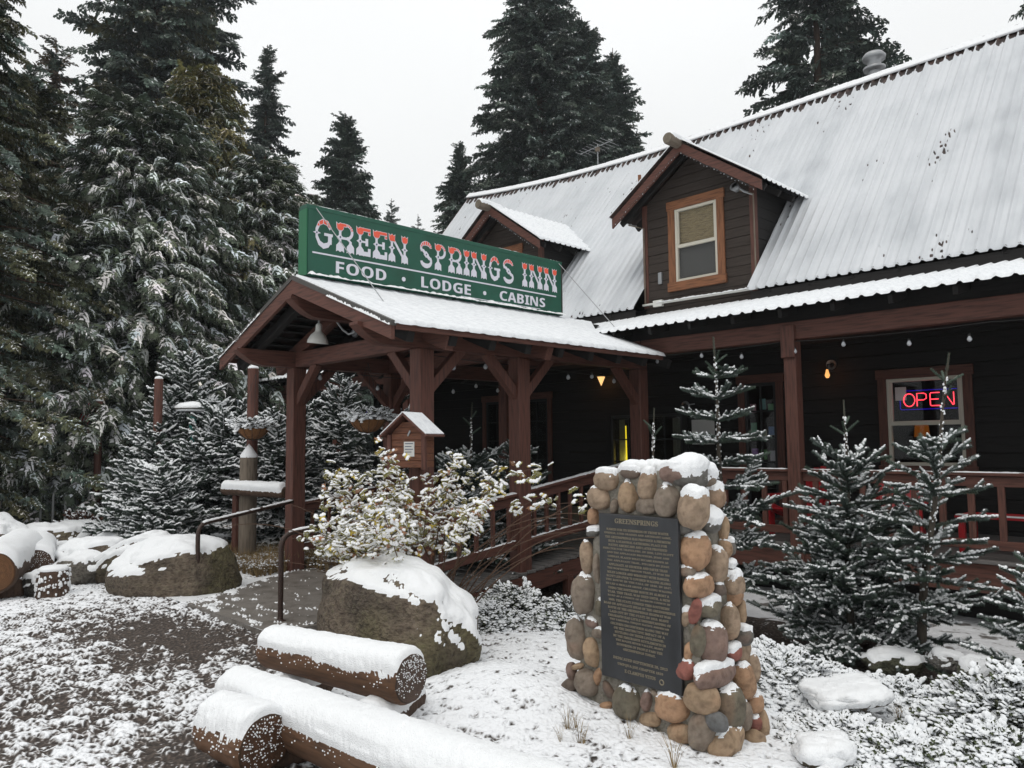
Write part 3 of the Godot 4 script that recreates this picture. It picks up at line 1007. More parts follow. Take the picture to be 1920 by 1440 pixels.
func bar(out: Array, x0: float, x1: float, y0: float, y1: float) -> void:
	out.append(PackedVector2Array([Vector2(x0, y0), Vector2(x1, y0), Vector2(x1, y1), Vector2(x0, y1)]))

func arc(out: Array, c: Vector2, ro: Vector2, ri: Vector2, a0: float, a1: float) -> void:
	var n := 9
	for k in n:
		var a := deg_to_rad(lerpf(a0, a1, float(k) / n))
		var b := deg_to_rad(lerpf(a0, a1, float(k + 1) / n))
		var p := PackedVector2Array([c + ro * Vector2(cos(a), sin(a)), c + ro * Vector2(cos(b), sin(b)), c + ri * Vector2(cos(b), sin(b)), c + ri * Vector2(cos(a), sin(a))])
		out.append(p)

func glyph(ch: String, w: float) -> Array:
	var o := []
	match ch:
		"I":
			stem(o, w * 0.5, minf(0.145, w * 0.5))
		"N":
			stem(o, 0.14, 0.14)
			stem(o, w - 0.14, 0.14)
			o.append(PackedVector2Array([Vector2(0.12, 0.84), Vector2(0.22, 0.84), Vector2(w - 0.12, 0.16), Vector2(w - 0.22, 0.16)]))
		"E":
			stem(o, 0.16, 0.15)
			bar(o, 0.16, w, 0.85, 0.98)
			bar(o, w - 0.10, w, 0.74, 0.85)
			bar(o, 0.16, w, 0.02, 0.17)
			bar(o, w - 0.10, w, 0.17, 0.29)
			bar(o, 0.16, w - 0.16, 0.465, 0.53)
			bar(o, w - 0.20, w - 0.10, 0.37, 0.62)
		"R", "P":
			stem(o, 0.16, 0.15)
			bar(o, 0.16, w - 0.28, 0.86, 0.98)
			bar(o, 0.18, w - 0.28, 0.44, 0.52)
			arc(o, Vector2(w - 0.28, 0.71), Vector2(0.25, 0.27), Vector2(0.16, 0.17), 90, -90)
			if ch == "R":
				stem(o, w - 0.14, 0.14, true)
				bar(o, w - 0.185, w - 0.095, 0.2, 0.40)
				o.append(PackedVector2Array([Vector2(w - 0.185, 0.39), Vector2(w - 0.095, 0.39), Vector2(w - 0.2, 0.48), Vector2(w - 0.3, 0.46)]))
		"G":
			var c := Vector2(w * 0.5 + 0.02, 0.5)
			var rx := w * 0.5 - 0.04
			arc(o, c, Vector2(rx, 0.5), Vector2(rx - 0.085, 0.32), 28, 335)
			bar(o, w - 0.19, w - 0.06, 0.18, 0.50)
			bar(o, w - 0.33, w - 0.02, 0.44, 0.53)
			o.append(PackedVector2Array([Vector2(-0.02, 0.5), Vector2(0.08, 0.54), Vector2(0.11, 0.64), Vector2(0.15, 0.54), Vector2(0.26, 0.5), Vector2(0.15, 0.46), Vector2(0.11, 0.36), Vector2(0.08, 0.46)]))
		"S":
			var rx := w * 0.5 - 0.02
			arc(o, Vector2(w * 0.5, 0.73), Vector2(rx, 0.27), Vector2(rx - 0.085, 0.10), 8, 215)
			arc(o, Vector2(w * 0.5, 0.27), Vector2(rx, 0.27), Vector2(rx - 0.085, 0.10), 35, -172)
			o.append(PackedVector2Array([Vector2(0.05, 0.66), Vector2(0.17, 0.68), Vector2(w - 0.05, 0.36), Vector2(w - 0.17, 0.32)]))
			o.append(PackedVector2Array([Vector2(w * 0.5 - 0.12, 0.5), Vector2(w * 0.5, 0.62), Vector2(w * 0.5 + 0.12, 0.5), Vector2(w * 0.5, 0.38)]))
	return o

func lettering(text: String, font: String, weight: int, depth: float, step := 1.2) -> TextMesh:
	var f := SystemFont.new()
	f.font_names = PackedStringArray([font])
	f.font_weight = weight
	var t := TextMesh.new()
	t.text = text
	t.font = f
	t.font_size = 48
	t.pixel_size = 0.01
	t.depth = depth
	t.curve_step = step
	return t

# lettering scaled to a width and height, centred at c, reading along ax
func write_on(called: String, parent: Node, text: String, font: String, weight: int, c: Vector3, ax: Vector3, w: float, h: float, m: Material, depth := 0.006, step := 1.2) -> void:
	var t := lettering(text, font, weight, 0.1, step)
	var bb := t.get_aabb()
	var mi := part(called, t, m, parent)
	var z := ax.cross(Vector3.UP)
	var sx := w / maxf(bb.size.x, 0.001)
	var sy := h / maxf(bb.size.y, 0.001)
	var B := Basis(ax * sx, Vector3.UP * sy, z * (depth / 0.1))
	mi.transform = Transform3D(B, c - B * (bb.position + bb.size * 0.5))

func build_sign() -> void:
	var S := thing("inn_sign", "long green sign with two-tone western letters standing on the entry roof ridge", "sign", Vector3(-7.71, 3.46, -6.32))
	var o := Vector3(7.71, -3.46, 6.32)      # scene to sign coordinates
	var fx := -7.63
	one_slab("board", S, Vector3(-7.79, 3.485, -8.42) + o, Vector3(fx, 4.29, -4.215) + o, "green", 0.012)
	var mb := MB.new()
	mb.slab(Vector3(-7.795, 4.245, -8.43) + o, Vector3(fx + 0.006, 4.296, -4.205) + o, 0.004)
	part("top_trim", mb, M.green, S)
	one_slab("end_panel", S, Vector3(-7.80, 3.49, -4.213) + o, Vector3(fx + 0.004, 4.243, -4.20) + o, mat(lin(0.012, 0.13, 0.055), 0.5), 0.002)
	one_slab("end_panel", S, Vector3(-7.80, 3.49, -8.435) + o, Vector3(fx + 0.004, 4.243, -8.422) + o, "tin", 0.002)
	for k in 5:
		one_slab("bracket", S, Vector3(-7.75, 3.40, -4.6 - k * 0.9) + o, Vector3(-7.67, 3.49, -4.55 - k * 0.9) + o, "tin")
	mb = MB.new()
	snow_strip(mb, PackedVector3Array([Vector3(-7.71, 4.298, -4.22) + o, Vector3(-7.71, 4.298, -8.42) + o]), 0.075, 0.016, 0.6)
	snow_strip(mb, PackedVector3Array([Vector3(-7.615, 3.485, -4.22) + o, Vector3(-7.615, 3.485, -8.42) + o]), 0.08, 0.032, 0.8)
	part("snow", mb, M.snow, S)
	var rows := [["G", 4.291, 4.542], ["R", 4.577, 4.818], ["E", 4.845, 5.046], ["E", 5.076, 5.283], ["N", 5.305, 5.593], ["S", 5.775, 5.978], ["P", 6.013, 6.206], ["R", 6.236, 6.470], ["I", 6.492, 6.608], ["N", 6.630, 6.906], ["G", 6.935, 7.165], ["S", 7.210, 7.423], ["I", 7.590, 7.69], ["N", 7.728, 8.0], ["N", 8.034, 8.311]]
	var H := 0.35
	var half := PackedVector2Array([Vector2(-1, 0.715), Vector2(2, 0.715), Vector2(2, 2), Vector2(-1, 2)])
	for r in rows:
		var w: float = (r[2] - r[1]) / H
		var base := Vector3(fx, 3.815, -r[1]) + o
		var polys := glyph(r[0], w)
		var white := MB.new()
		var warm := MB.new()
		var dot := MB.new()
		var i := 0
		for p in polys:
			white.prism(p, base, Vector3(0, 0, -H), Vector3(0, H, 0), Vector3(0.003 + 0.0003 * i, 0, 0))
			for q in Geometry2D.intersect_polygons(p, half):
				for q2 in Geometry2D.offset_polygon(q, -0.02):
					warm.prism(q2, base, Vector3(0, 0, -H), Vector3(0, H, 0), Vector3(0.009 + 0.0003 * i, 0, 0))
			i += 1
		var l := part("letter", white, M.letter, S)
		part("orange_half", warm, M.orange, l)
		var spots := [0.16]
		match r[0]:
			"I": spots = [w * 0.5]
			"N": spots = [0.14, w - 0.14]
			"G": spots = [0.11]
			"S": spots = [w * 0.5]
		for x in spots:
			dot.prism(PackedVector2Array([Vector2(x - 0.028, 0.5), Vector2(x, 0.535), Vector2(x + 0.028, 0.5), Vector2(x, 0.465)]), base, Vector3(0, 0, -H), Vector3(0, H, 0), Vector3(0.012, 0, 0))
		part("diamond", dot, M.ink, l)
	mb = MB.new()
	mb.slab(Vector3(fx, 3.748, -8.29) + o, Vector3(fx + 0.004, 3.766, -4.28) + o)
	part("line", mb, M.letter, S)
	mb = MB.new()
	mb.slab(Vector3(fx, 3.527, -7.95) + o, Vector3(fx + 0.004, 3.536, -6.45) + o)
	part("line", mb, M.letter, S)
	var ax := Vector3(0, 0, -1)
	for q in [["FOOD", 4.58, 5.27], ["LODGE", 5.80, 6.62], ["CABINS", 7.15, 8.05]]:
		write_on("lettering", S, q[0], "Droid Sans", 700, Vector3(fx + 0.003, 3.632, -(q[1] + q[2]) * 0.5) + o, ax, q[2] - q[1], 0.135, M.letter, 0.006, 2.0)
	for z in [-5.53, -6.87]:
		mb = MB.new()
		var c := PackedVector2Array()
		for k in 14:
			c.append(Vector2(cos(TAU * k / 14), sin(TAU * k / 14)) * 0.028)
		mb.prism(c, Vector3(fx, 3.625, z) + o, Vector3(0, 0, -1), Vector3.UP, Vector3(0.005, 0, 0))
		part("dot", mb, M.letter, S)
	for q in [[Vector3(fx, 4.27, -4.32), Vector3(-6.72, 3.10, -4.62)], [Vector3(fx, 4.27, -8.36), Vector3(-6.55, 3.05, -8.5)]]:
		mb = MB.new()
		mb.tube(PackedVector3Array([q[0] + o, q[1] + o]), PackedFloat32Array([0.006]), 6)
		part("guy_wire", mb, M.steel, S)


# ---------------------------------------------------------------- stone monument
func build_monument() -> void:
	var o := Vector3(-2.7, 0.0, -3.8)
	var S := thing("stone_monument", "river-stone monument capped with snow, holding a dark engraved plaque", "monument", o)
	var mb := MB.new()
	var b0 := [Vector3(-3.20, -0.25, -3.55), Vector3(-2.235, -0.25, -3.55), Vector3(-2.235, -0.25, -4.05), Vector3(-3.20, -0.25, -4.05)]
	var t0 := [Vector3(-2.96, 1.41, -3.595), Vector3(-2.42, 1.41, -3.595), Vector3(-2.42, 1.41, -3.97), Vector3(-2.96, 1.41, -3.97)]
	var P := PackedVector3Array()
	for i in 40:      # lumpy mortar core
		var f := i / 37.0
		for j in 96:
			var e := j / 24
			var g := (j % 24) / 24.0
			var k := minf(f, 1.0)
			var a: Vector3 = b0[e].lerp(t0[e], k)
			var b: Vector3 = b0[(e + 1) % 4].lerp(t0[(e + 1) % 4], k)
			var p := a.lerp(b, g)
			var c := Vector3((a.x + b.x) * 0.5, p.y, -3.79)
			if i >= 38:
				p = Vector3(-2.69, 1.41, -3.78).lerp(p, 0.5 if i == 38 else 0.0) + Vector3.UP * 0.02
			var n := (p - Vector3(-2.7, p.y, -3.79)).normalized()
			p += n * 0.022 * nz.get_noise_3dv(p * 55.0) + n * 0.006 * nf.get_noise_3dv(p * 150.0)
			if p.z > -3.57 + 0.02 and p.x > -2.95 and p.x < -2.37 and p.y > 0.24 and p.y < 1.2:
				p.z = minf(p.z, -3.552)
			P.append(p - o)
	mb.grid(P, 40, 96, true, true)
	part("mortar", mb, M.mortar, S)
	var cols := [Color(0.33, 0.21, 0.115), Color(0.36, 0.215, 0.095), Color(0.42, 0.20, 0.07), Color(0.13, 0.085, 0.06), Color(0.21, 0.115, 0.085), Color(0.12, 0.115, 0.105), Color(0.225, 0.165, 0.115), Color(0.15, 0.125, 0.075), Color(0.30, 0.06, 0.035), Color(0.11, 0.115, 0.12)]
	var list := [
[-2.917, 1.379, -3.594, 0.171, 0.126, 0, 0, 2, 0],
		[-2.744, 1.418, -3.595, 0.150, 0.062, 0, 3, 2, 0],
		[-2.618, 1.355, -3.593, 0.123, 0.175, 0, 0, 2, 0],
		[-2.449, 1.427, -3.595, 0.161, 0.112, 0, 4, 2, 0],
		[-2.412, 1.411, -3.705, 0.278, 0.174, 0, 5, 3, 1],
		[-2.976, 1.267, -3.591, 0.164, 0.141, 0, 0, 1, 0],
		[-2.857, 1.225, -3.590, 0.051, 0.097, 8, 6, 0, 0],
		[-2.754, 1.284, -3.592, 0.125, 0.185, 0, 1, 1, 0],
		[-2.615, 1.238, -3.590, 0.156, 0.101, 0, 6, 0, 0],
		[-2.485, 1.276, -3.591, 0.161, 0.178, 0, 6, 1, 0],
		[-2.329, 1.234, -3.590, 0.170, 0.227, 8, 0, 2, 0],
		[-2.394, 1.269, -3.781, 0.068, 0.115, 0, 5, 2, 1],
		[-2.397, 1.281, -3.908, 0.149, 0.153, -8, 0, 2, 1],
		[-2.378, 1.143, -3.840, 0.147, 0.130, -20, 5, 3, 1],
		[-2.374, 1.100, -3.967, 0.070, 0.147, 5, 1, 1, 1],
		[-3.017, 1.155, -3.589, 0.082, 0.106, 0, 2, 1, 0],
		[-3.022, 1.061, -3.587, 0.104, 0.050, -8, 5, 2, 0],
		[-3.068, 0.909, -3.583, 0.091, 0.193, -6, 0, 1, 0],
		[-2.991, 0.855, -3.582, 0.047, 0.177, -3, 6, 0, 0],
		[-3.087, 0.687, -3.578, 0.157, 0.243, -5, 6, 1, 0],
		[-2.358, 1.003, -3.645, 0.202, 0.224, 8, 2, 1, 1],
		[-2.370, 0.904, -3.581, 0.103, 0.058, 0, 6, 1, 0],
		[-2.349, 0.914, -3.838, 0.146, 0.211, 12, 0, 1, 1],
		[-2.359, 0.979, -3.946, 0.090, 0.125, 15, 1, 1, 1],
		[-2.360, 0.985, -4.012, 0.081, 0.092, 15, 5, 2, 1],
		[-2.334, 0.827, -3.638, 0.225, 0.124, 0, 2, 1, 1],
		[-2.347, 0.882, -3.976, 0.075, 0.045, 0, 5, 3, 1],
		[-2.335, 0.788, -3.981, 0.150, 0.147, -5, 0, 2, 1],
		[-2.330, 0.777, -3.830, 0.092, 0.075, 15, 3, 1, 1],
		[-2.385, 1.131, -3.587, 0.103, 0.072, -15, 5, 0, 0],
		[-2.970, 0.625, -3.576, 0.064, 0.106, 0, 7, 1, 0],
		[-3.158, 0.419, -3.572, 0.150, 0.267, 0, 6, 1, 0],
		[-3.028, 0.528, -3.574, 0.099, 0.057, 12, 4, 1, 0],
		[-2.979, 0.479, -3.573, 0.116, 0.060, -5, 6, 1, 0],
		[-3.034, 0.353, -3.570, 0.112, 0.170, -10, 1, 0, 0],
		[-3.144, 0.257, -3.569, 0.101, 0.040, -25, 1, 0, 0],
		[-3.200, 0.219, -3.568, 0.066, 0.109, -5, 4, 0, 0],
		[-3.075, 0.177, -3.566, 0.174, 0.164, 0, 6, 0, 0],
		[-2.989, 0.231, -3.567, 0.056, 0.106, 22, 2, 0, 0],
		[-3.215, 0.127, -3.566, 0.124, 0.087, -30, 3, 0, 0],
		[-2.902, 0.171, -3.565, 0.119, 0.063, 40, 3, 0, 0],
		[-2.767, 0.134, -3.564, 0.175, 0.184, 0, 7, 1, 0],
		[-2.638, 0.176, -3.564, 0.070, 0.128, 12, 4, 1, 0],
		[-2.567, 0.223, -3.565, 0.077, 0.033, 28, 6, 0, 0],
		[-2.469, 0.178, -3.563, 0.224, 0.151, -8, 2, 1, 0],
		[-2.924, 0.082, -3.563, 0.085, 0.042, -15, 2, 0, 0],
		[-2.619, 0.075, -3.561, 0.147, 0.080, -15, 1, 0, 0],
		[-2.423, 0.057, -3.560, 0.159, 0.111, -15, 1, 0, 0],
		[-2.374, 0.662, -3.575, 0.059, 0.104, 28, 0, 2, 0],
		[-2.319, 0.701, -3.576, 0.063, 0.142, 20, 8, 0, 0],
		[-2.317, 0.700, -3.703, 0.208, 0.113, 0, 7, 2, 1],
		[-2.308, 0.599, -3.892, 0.118, 0.213, -3, 0, 1, 1],
		[-2.314, 0.624, -4.032, 0.065, 0.148, 0, 1, 0, 1],
		[-2.304, 0.554, -3.572, 0.086, 0.167, 5, 7, 0, 0],
		[-2.293, 0.523, -3.682, 0.188, 0.230, 3, 4, 1, 1],
		[-2.358, 0.484, -3.570, 0.051, 0.104, 10, 2, 0, 0],
		[-2.378, 0.390, -3.568, 0.111, 0.117, 0, 8, 1, 0],
		[-2.298, 0.500, -4.013, 0.120, 0.119, 0, 5, 2, 1],
		[-2.285, 0.429, -3.892, 0.117, 0.082, -12, 8, 2, 1],
		[-2.270, 0.370, -3.654, 0.354, 0.137, 4, 4, 2, 1],
		[-2.265, 0.273, -3.941, 0.138, 0.214, -8, 2, 1, 1],
		[-2.275, 0.322, -4.059, 0.091, 0.176, 0, 0, 1, 1],
		[-2.291, 0.261, -3.564, 0.188, 0.160, 0, 1, 0, 0],
		[-2.247, 0.188, -3.738, 0.217, 0.258, 4, 7, 1, 1],
		[-2.250, 0.145, -4.020, 0.120, 0.119, 0, 2, 1, 1],
		[-2.241, 0.106, -3.905, 0.088, 0.157, 0, 6, 1, 1],
		[-2.236, 0.041, -3.999, 0.084, 0.083, 5, 8, 1, 1],
		[-2.234, 0.010, -4.072, 0.091, 0.211, 0, 1, 1, 1],
		[-2.293, 0.096, -3.560, 0.141, 0.205, 8, 6, 0, 0],
		[-2.203, 0.171, -3.561, 0.131, 0.101, 0, 9, 0, 0],
		[-2.222, 0.028, -3.686, 0.261, 0.157, -3, 1, 1, 1],
		[-2.221, -0.051, -3.960, 0.128, 0.158, -3, 1, 0, 1],
	]
	var extra := []      # the faces turned away
	for k in 26:
		var y := rf(0.05, 1.35)
		var f := y / 1.41
		if k % 2 == 0:
			extra.append([lerpf(-3.19, -2.95, f), y, rf(-4.0, -3.62), rf(0.1, 0.2), rf(0.1, 0.22), 0, k % 8, 1, 2])
		else:
			extra.append([lerpf(rf(-3.1, -2.3), -2.7, f * 0.3), y, lerpf(-4.04, -3.96, f), rf(0.12, 0.22), rf(0.12, 0.22), 0, (k + 3) % 8, 1, 3])
	for k in 7:          # along the top, behind the front row
		extra.append([-2.93 + k * 0.085, 1.40, -3.86 + 0.03 * (k % 2), 0.15, 0.12, 0, k % 7, 3, 0])
	var i := 0
	for q in list + extra:
		var w: float = q[3] * 0.515
		var h: float = q[4] * 0.515
		var d := clampf(minf(w, h) * 0.95, 0.035, 0.085)
		var face: int = q[8]
		var B := Basis(Vector3(0, 0, 1), -deg_to_rad(q[5]))
		B = B.scaled_local(Vector3(w, h, d))
		if face == 1:
			B = Basis(Vector3.UP, PI / 2) * B
		elif face == 2:
			B = Basis(Vector3.UP, -PI / 2) * B
		var t := Transform3D(B, Vector3(q[0], q[1], q[2]) - o)
		var SP := stone_points(t, 17, 26, 0.20, 3.0 + i * 1.7, 0.5, 0.15)
		var c: Color = cols[int(q[6])]
		var C := PackedColorArray()
		for p in SP:
			var k := 1.0 + 0.28 * nz.get_noise_3dv(p * 60.0 + Vector3.ONE * i) + 0.16 * nf.get_noise_3dv(p * 120.0)
			var cc := c * k
			var grey := (cc.r + cc.g + cc.b) / 3.0
			cc = cc.lerp(Color(grey, grey * 0.98, grey * 0.91), 0.40) * 1.15
			cc = cc.lerp(Color(0.30, 0.12, 0.05), 0.2 * smoothstep(0.25, 0.6, nz.get_noise_3dv(p * 35.0 + Vector3.ONE * (i + 50))))
			C.append(cc)
		mb = MB.new()
		var N := mb.grid(SP, 17, 26, true, false, C)
		var st := part("stone", mb, M.pebble, S)
		var lv: int = q[7]
		if lv > 0:
			var sb := MB.new()
			var HP := stone_points(t, 30, 48, 0.20, 3.0 + i * 1.7, 0.5, 0.15)
			var HN := MB.normals(HP, 30, 48, true, false)
			snow_over(sb, HP, HN, 30, 48, true, false, [0.0, 0.010, 0.020, 0.032][lv], [1.0, 0.80, 0.52, 0.0][lv], 0.2, 0.12, 0.6, i, 1.2)
			if sb.idx.size():
				part("snow", sb, M.snow, st)
		i += 1
	# plaque
	var pl := one_slab("plaque", S, Vector3(-2.935, 0.255, -3.56) - o, Vector3(-2.388, 1.185, -3.532) - o, "slate", 0.004)
	var rows := ["NAMED FOR ITS HUNDREDS OF FRESH WATER", "SPRINGS, LUSH GRASSES AND ABUNDANT GAME,", "THE GREENSPRINGS HAS PROVIDED A PREMIUM", "BEEN A SEASONAL GATHERING PLACE FOR", "NATIVE AMERICANS AND LATER PROVIDED", "SHELTER FOR TRAVELERS. IN 1846, LEVI SCOTT", "AND THE APPLEGATE BROTHERS, JESSE AND", "LINDSAY, BLAZED WHAT BECAME KNOWN AS", "THE APPLEGATE TRAIL. PITCHED BY JESSE", "APPLEGATE AS SHORTER AND SAFER THAN", "THE NORTHERN OREGON TRAIL, IT WAS 200", "MILES LONGER AND WROUGHT WITH DANGER.", "SCOTT LED OVER 75 COVERED WAGONS ALONG", "THE ROUTE IN THE FALL OF 1846. IN 1847,", "HE LED A SMALLER GROUP, CREATING WAGONS", "USING THE SOUTHERN ROUTE BY ALMOST A", "YEAR. THIS TRAIL WAS USED UNTIL A NEW", "ROAD AS A COUNTY OF JACKSON COUNTY IN", "1869. THE STATE FUNDED THIS SOUTHERN", "ROAD ON APPLEGATE IDEAS OF THE GREENSPRINGS", "ROUTE OF THE GREENSPRINGS HIGHWAY WAS", "LAID OUT BY THE STATE IN 1919. MANY", "EMIGRANTS HAD LITTLE UNDERSTANDING OF", "THE TAKELMA, UNIQUE NATIVE AMERICAN", "CULTURES ENCOUNTERED ALONG THE WAY", "OR THE INSTINCTIVE IMPACT OF A", "SETTLING ON THEIR LIVELIHOOD.", "BY THE EMIGRANTS SETTLEMENTS IN", "THE ROGUE RIVER VALLEY, MANY", "HUNDREDS OF PEOPLE PASS THE", "GREENSPRINGS TODAY."]
	write_on("lettering", pl, "GREENSPRINGS", "Droid Serif", 700, Vector3(-2.665, 1.148, -3.531) - o, Vector3.RIGHT, 0.30, 0.027, M.gold, 0.003, 3.0)
	for k in rows.size():
		var w: float = 0.0116 * rows[k].length()
		write_on("lettering", pl, rows[k], "Droid Serif", 700, Vector3(-2.662, 1.098 - k * 0.0222, -3.531) - o, Vector3.RIGHT, minf(w, 0.49), 0.0125, M.gold, 0.0025, 8.0)
	var k := 0
	for r in [["DEDICATED SEPTEMBER 28, 2013", 0.37], ["UMPQUA JOE CHAPTER 1859", 0.31], ["E CLAMPUS VITUS", 0.21]]:
		write_on("lettering", pl, r[0], "Droid Serif", 700, Vector3(-2.66, 0.375 - k * 0.031, -3.531) - o, Vector3.RIGHT, r[1], 0.017, M.gold, 0.0025, 8.0)
		k += 1
	mb = MB.new()
	var ring := PackedVector3Array()
	for a in 19:
		ring.append(Vector3(-2.515 + 0.013 * cos(TAU * a / 18), 0.302 + 0.013 * sin(TAU * a / 18), -3.531) - o)
	mb.tube(ring, PackedFloat32Array([0.0035]), 6, false)
	part("emblem", mb, M.gold, pl)


# ---------------------------------------------------------------- foliage pieces
# twig of a young fir: a bottle brush along +x, one unit long, snow on its upper side
func fir_twig(snowy: float, seed_: int, green: Color, heavy := 1.0, frost := -1.0) -> ArrayMesh:
	if frost < 0.0:
		frost = snowy
	var r := RandomNumberGenerator.new()
	r.seed = seed_
	var mb := MB.new()
	mb.col = Color(0.05, 0.035, 0.022)
	mb.tube(PackedVector3Array([Vector3.ZERO, Vector3(0.95, 0, 0)]), PackedFloat32Array([0.03, 0.015]), 4, false)
	for i in 64:
		var t := (i + 0.5) / 64.0
		var a := i * 2.4
		var dirv := Vector3(0.42 - 0.2 * t, sin(a) * 0.68 + 0.2, cos(a)).normalized()
		var L := (0.23 + 0.06 * r.randf()) * (1.0 - 0.28 * t * t) * (0.75 + 0.25 * minf(t * 6.0, 1.0))
		var b := Vector3(t * 0.97, 0, 0)
		var s := dirv.cross(Vector3(r.randf() - 0.5, r.randf() - 0.5, r.randf() - 0.5)).normalized() * 0.040
		mb.col = (green * (0.7 + 0.6 * r.randf())).lerp(Color(0.66, 0.69, 0.70), frost * smoothstep(0.0, 0.75, dirv.y) * (0.25 + 0.6 * r.randf()))
		var tip := b + dirv * L
		mb.tri2(b - s, b + s, tip, Vector3(dirv.x * 0.2, dirv.y, dirv.z).normalized())
		var s2 := s.cross(dirv)
		mb.tri2(b - s2, b + s2, tip, Vector3(dirv.x * 0.2, dirv.y, dirv.z).normalized())
	if snowy > 0.0:      # lumps of snow riding on the needles
		mb.col = Color(0.84, 0.855, 0.87)
		var x := 0.05
		while x < 0.98:
			var len := (0.08 + 0.12 * r.randf())
			if r.randf() < snowy:
				var w := (0.06 + 0.08 * r.randf()) * (1.0 - 0.25 * x)
				var y := 0.085 + 0.05 * r.randf()
				var z := (r.randf() - 0.5) * 0.20
				snow_lump(mb, Vector3(x + len * 0.5, y, z), Vector3(len * 0.72 * heavy, (0.05 + 0.03 * r.randf()) * heavy, w * heavy), 6)
			x += len * 0.8
	return mb.mesh()

func snow_lump(mb: MB, c: Vector3, h: Vector3, n: int) -> void:
	var P := PackedVector3Array()
	for i in 4:
		var la := [-0.5, 0.15, 0.75, 1.57][i] as float
		for j in n:
			var a := TAU * j / n
			P.append(c + Vector3(cos(la) * cos(a) * h.x, sin(la) * h.y, cos(la) * sin(a) * h.z))
	mb.grid(P, 4, n, true, false)

# far branch end: a fan of needle tufts along +x, one unit long
func fir_frond(seed_: int, green: Color, snowy: float, droop: float) -> ArrayMesh:
	var r := RandomNumberGenerator.new()
	r.seed = seed_
	var mb := MB.new()
	for i in 34:      # short side shoots, each a ragged tuft
		var t := (i + 0.6) / 34.5
		var s := -1.0 if i % 2 == 0 else 1.0
		var L := 0.34 * (1.0 - 0.65 * t) * (0.5 + 0.8 * r.randf()) + 0.07
		var ang := deg_to_rad(25 + 50 * r.randf())
		var d := Vector3(cos(ang), 0.25 - 0.75 * r.randf() - droop, s * sin(ang)).normalized()
		var b := Vector3(t, -droop * 0.35 * t * t + 0.06 * (r.randf() - 0.5), 0.03 * (r.randf() - 0.5))
		for k in 3:
			var q := b + d * L * (k * 0.3)
			var tip := q + (d + Vector3(r.randf() - 0.5, r.randf() - 0.65, r.randf() - 0.5) * 0.9).normalized() * L * 0.62
			var w := d.cross(Vector3(r.randf() - 0.5, 1.0, r.randf() - 0.5)).normalized() * (0.035 + 0.035 * r.randf())
			var nn := Vector3(0.5 * (r.randf() - 0.5), 1.0, s * 0.4 + 0.8 * (r.randf() - 0.5)).normalized()
			mb.col = (green * (0.5 + 1.0 * r.randf())).lerp(Color(0.55, 0.58, 0.58), snowy * 0.35 * r.randf())
			mb.tri2(q - w * 0.6, q.lerp(tip, 0.45) + w, tip, nn)
			mb.tri2(q + w * 0.6, q.lerp(tip, 0.4) - w, tip, nn)
			if r.randf() < snowy:
				mb.col = Color(0.78, 0.80, 0.82)
				var up := Vector3(0, 0.02, 0)
				mb.tri2(q - w * 0.5 + up, q.lerp(tip, 0.45) + w * 0.9 + up, q.lerp(tip, 0.9) + up, Vector3.UP)
	mb.col = Color(0.06, 0.05, 0.04)
	mb.tri2(Vector3(0, 0.014, 0), Vector3(0, -0.014, 0.01), Vector3(1, -droop * 0.35, 0), Vector3.UP)
	return mb.mesh()

# hanging flat spray of a cedar
func cedar_spray(seed_: int, green: Color, snowy: float) -> ArrayMesh:
	var r := RandomNumberGenerator.new()
	r.seed = seed_
	var mb := MB.new()
	for k in 9:
		var along_ := 0.1 + 0.8 * r.randf()
		var az := (r.randf() - 0.5) * 2.2
		var L := 0.28 + 0.26 * r.randf()
		var base := Vector3(along_, 0.06 - 0.35 * along_ * along_ + 0.08 * (r.randf() - 0.5), 0.22 * (r.randf() - 0.5))
		var side := Vector3(-sin(az), 0.25 * (r.randf() - 0.5), cos(az)).normalized()
		var prev := base
		var drop := 0.5 + 0.9 * r.randf()
		var white := r.randf() < snowy
		for i in 3:
			var t := (i + 1) / 3.0
			var p := base + Vector3(cos(az) * L * t, 0.05 * sin(t * 2.5) - drop * L * t * t * 0.75, sin(az) * L * t)
			var w := side * (0.085 - 0.02 * i) * (0.7 + 0.6 * r.randf())
			var nn := (Vector3.UP + Vector3(cos(az), 0, sin(az)) * t + side * (r.randf() - 0.5) * 0.5).normalized()
			mb.col = green * (0.55 + 0.9 * r.randf())
			mb.tri2(prev - w * 0.6, p + w * (1.2 if i < 2 else 0.2), prev + w * 0.8, nn)
			mb.tri2(prev - w * 0.6, p - w * (1.2 if i < 2 else 0.2), p + w * (1.2 if i < 2 else 0.2), nn)
			mb.tri2(p, p + w * 2.0 + Vector3(0, -0.05, 0), p + w * 0.4 + Vector3(cos(az), -0.6, sin(az)) * 0.1, nn)
			mb.tri2(p, p - w * 0.4 + Vector3(cos(az), -0.6, sin(az)) * 0.1, p - w * 2.0 + Vector3(0, -0.05, 0), nn)
			if white and r.randf() < 0.8:
				mb.col = Color(0.80, 0.82, 0.84)
				var u := nn * 0.035 + Vector3.UP * 0.02
				var e := 0.9 if i < 2 else 0.25
				mb.tri2(prev + u - w * 0.55, p + u + w * e, prev + u + w * 0.65, nn)
				mb.tri2(prev + u - w * 0.55, p + u - w * e, p + u + w * e, nn)
			prev = p
	return mb.mesh()

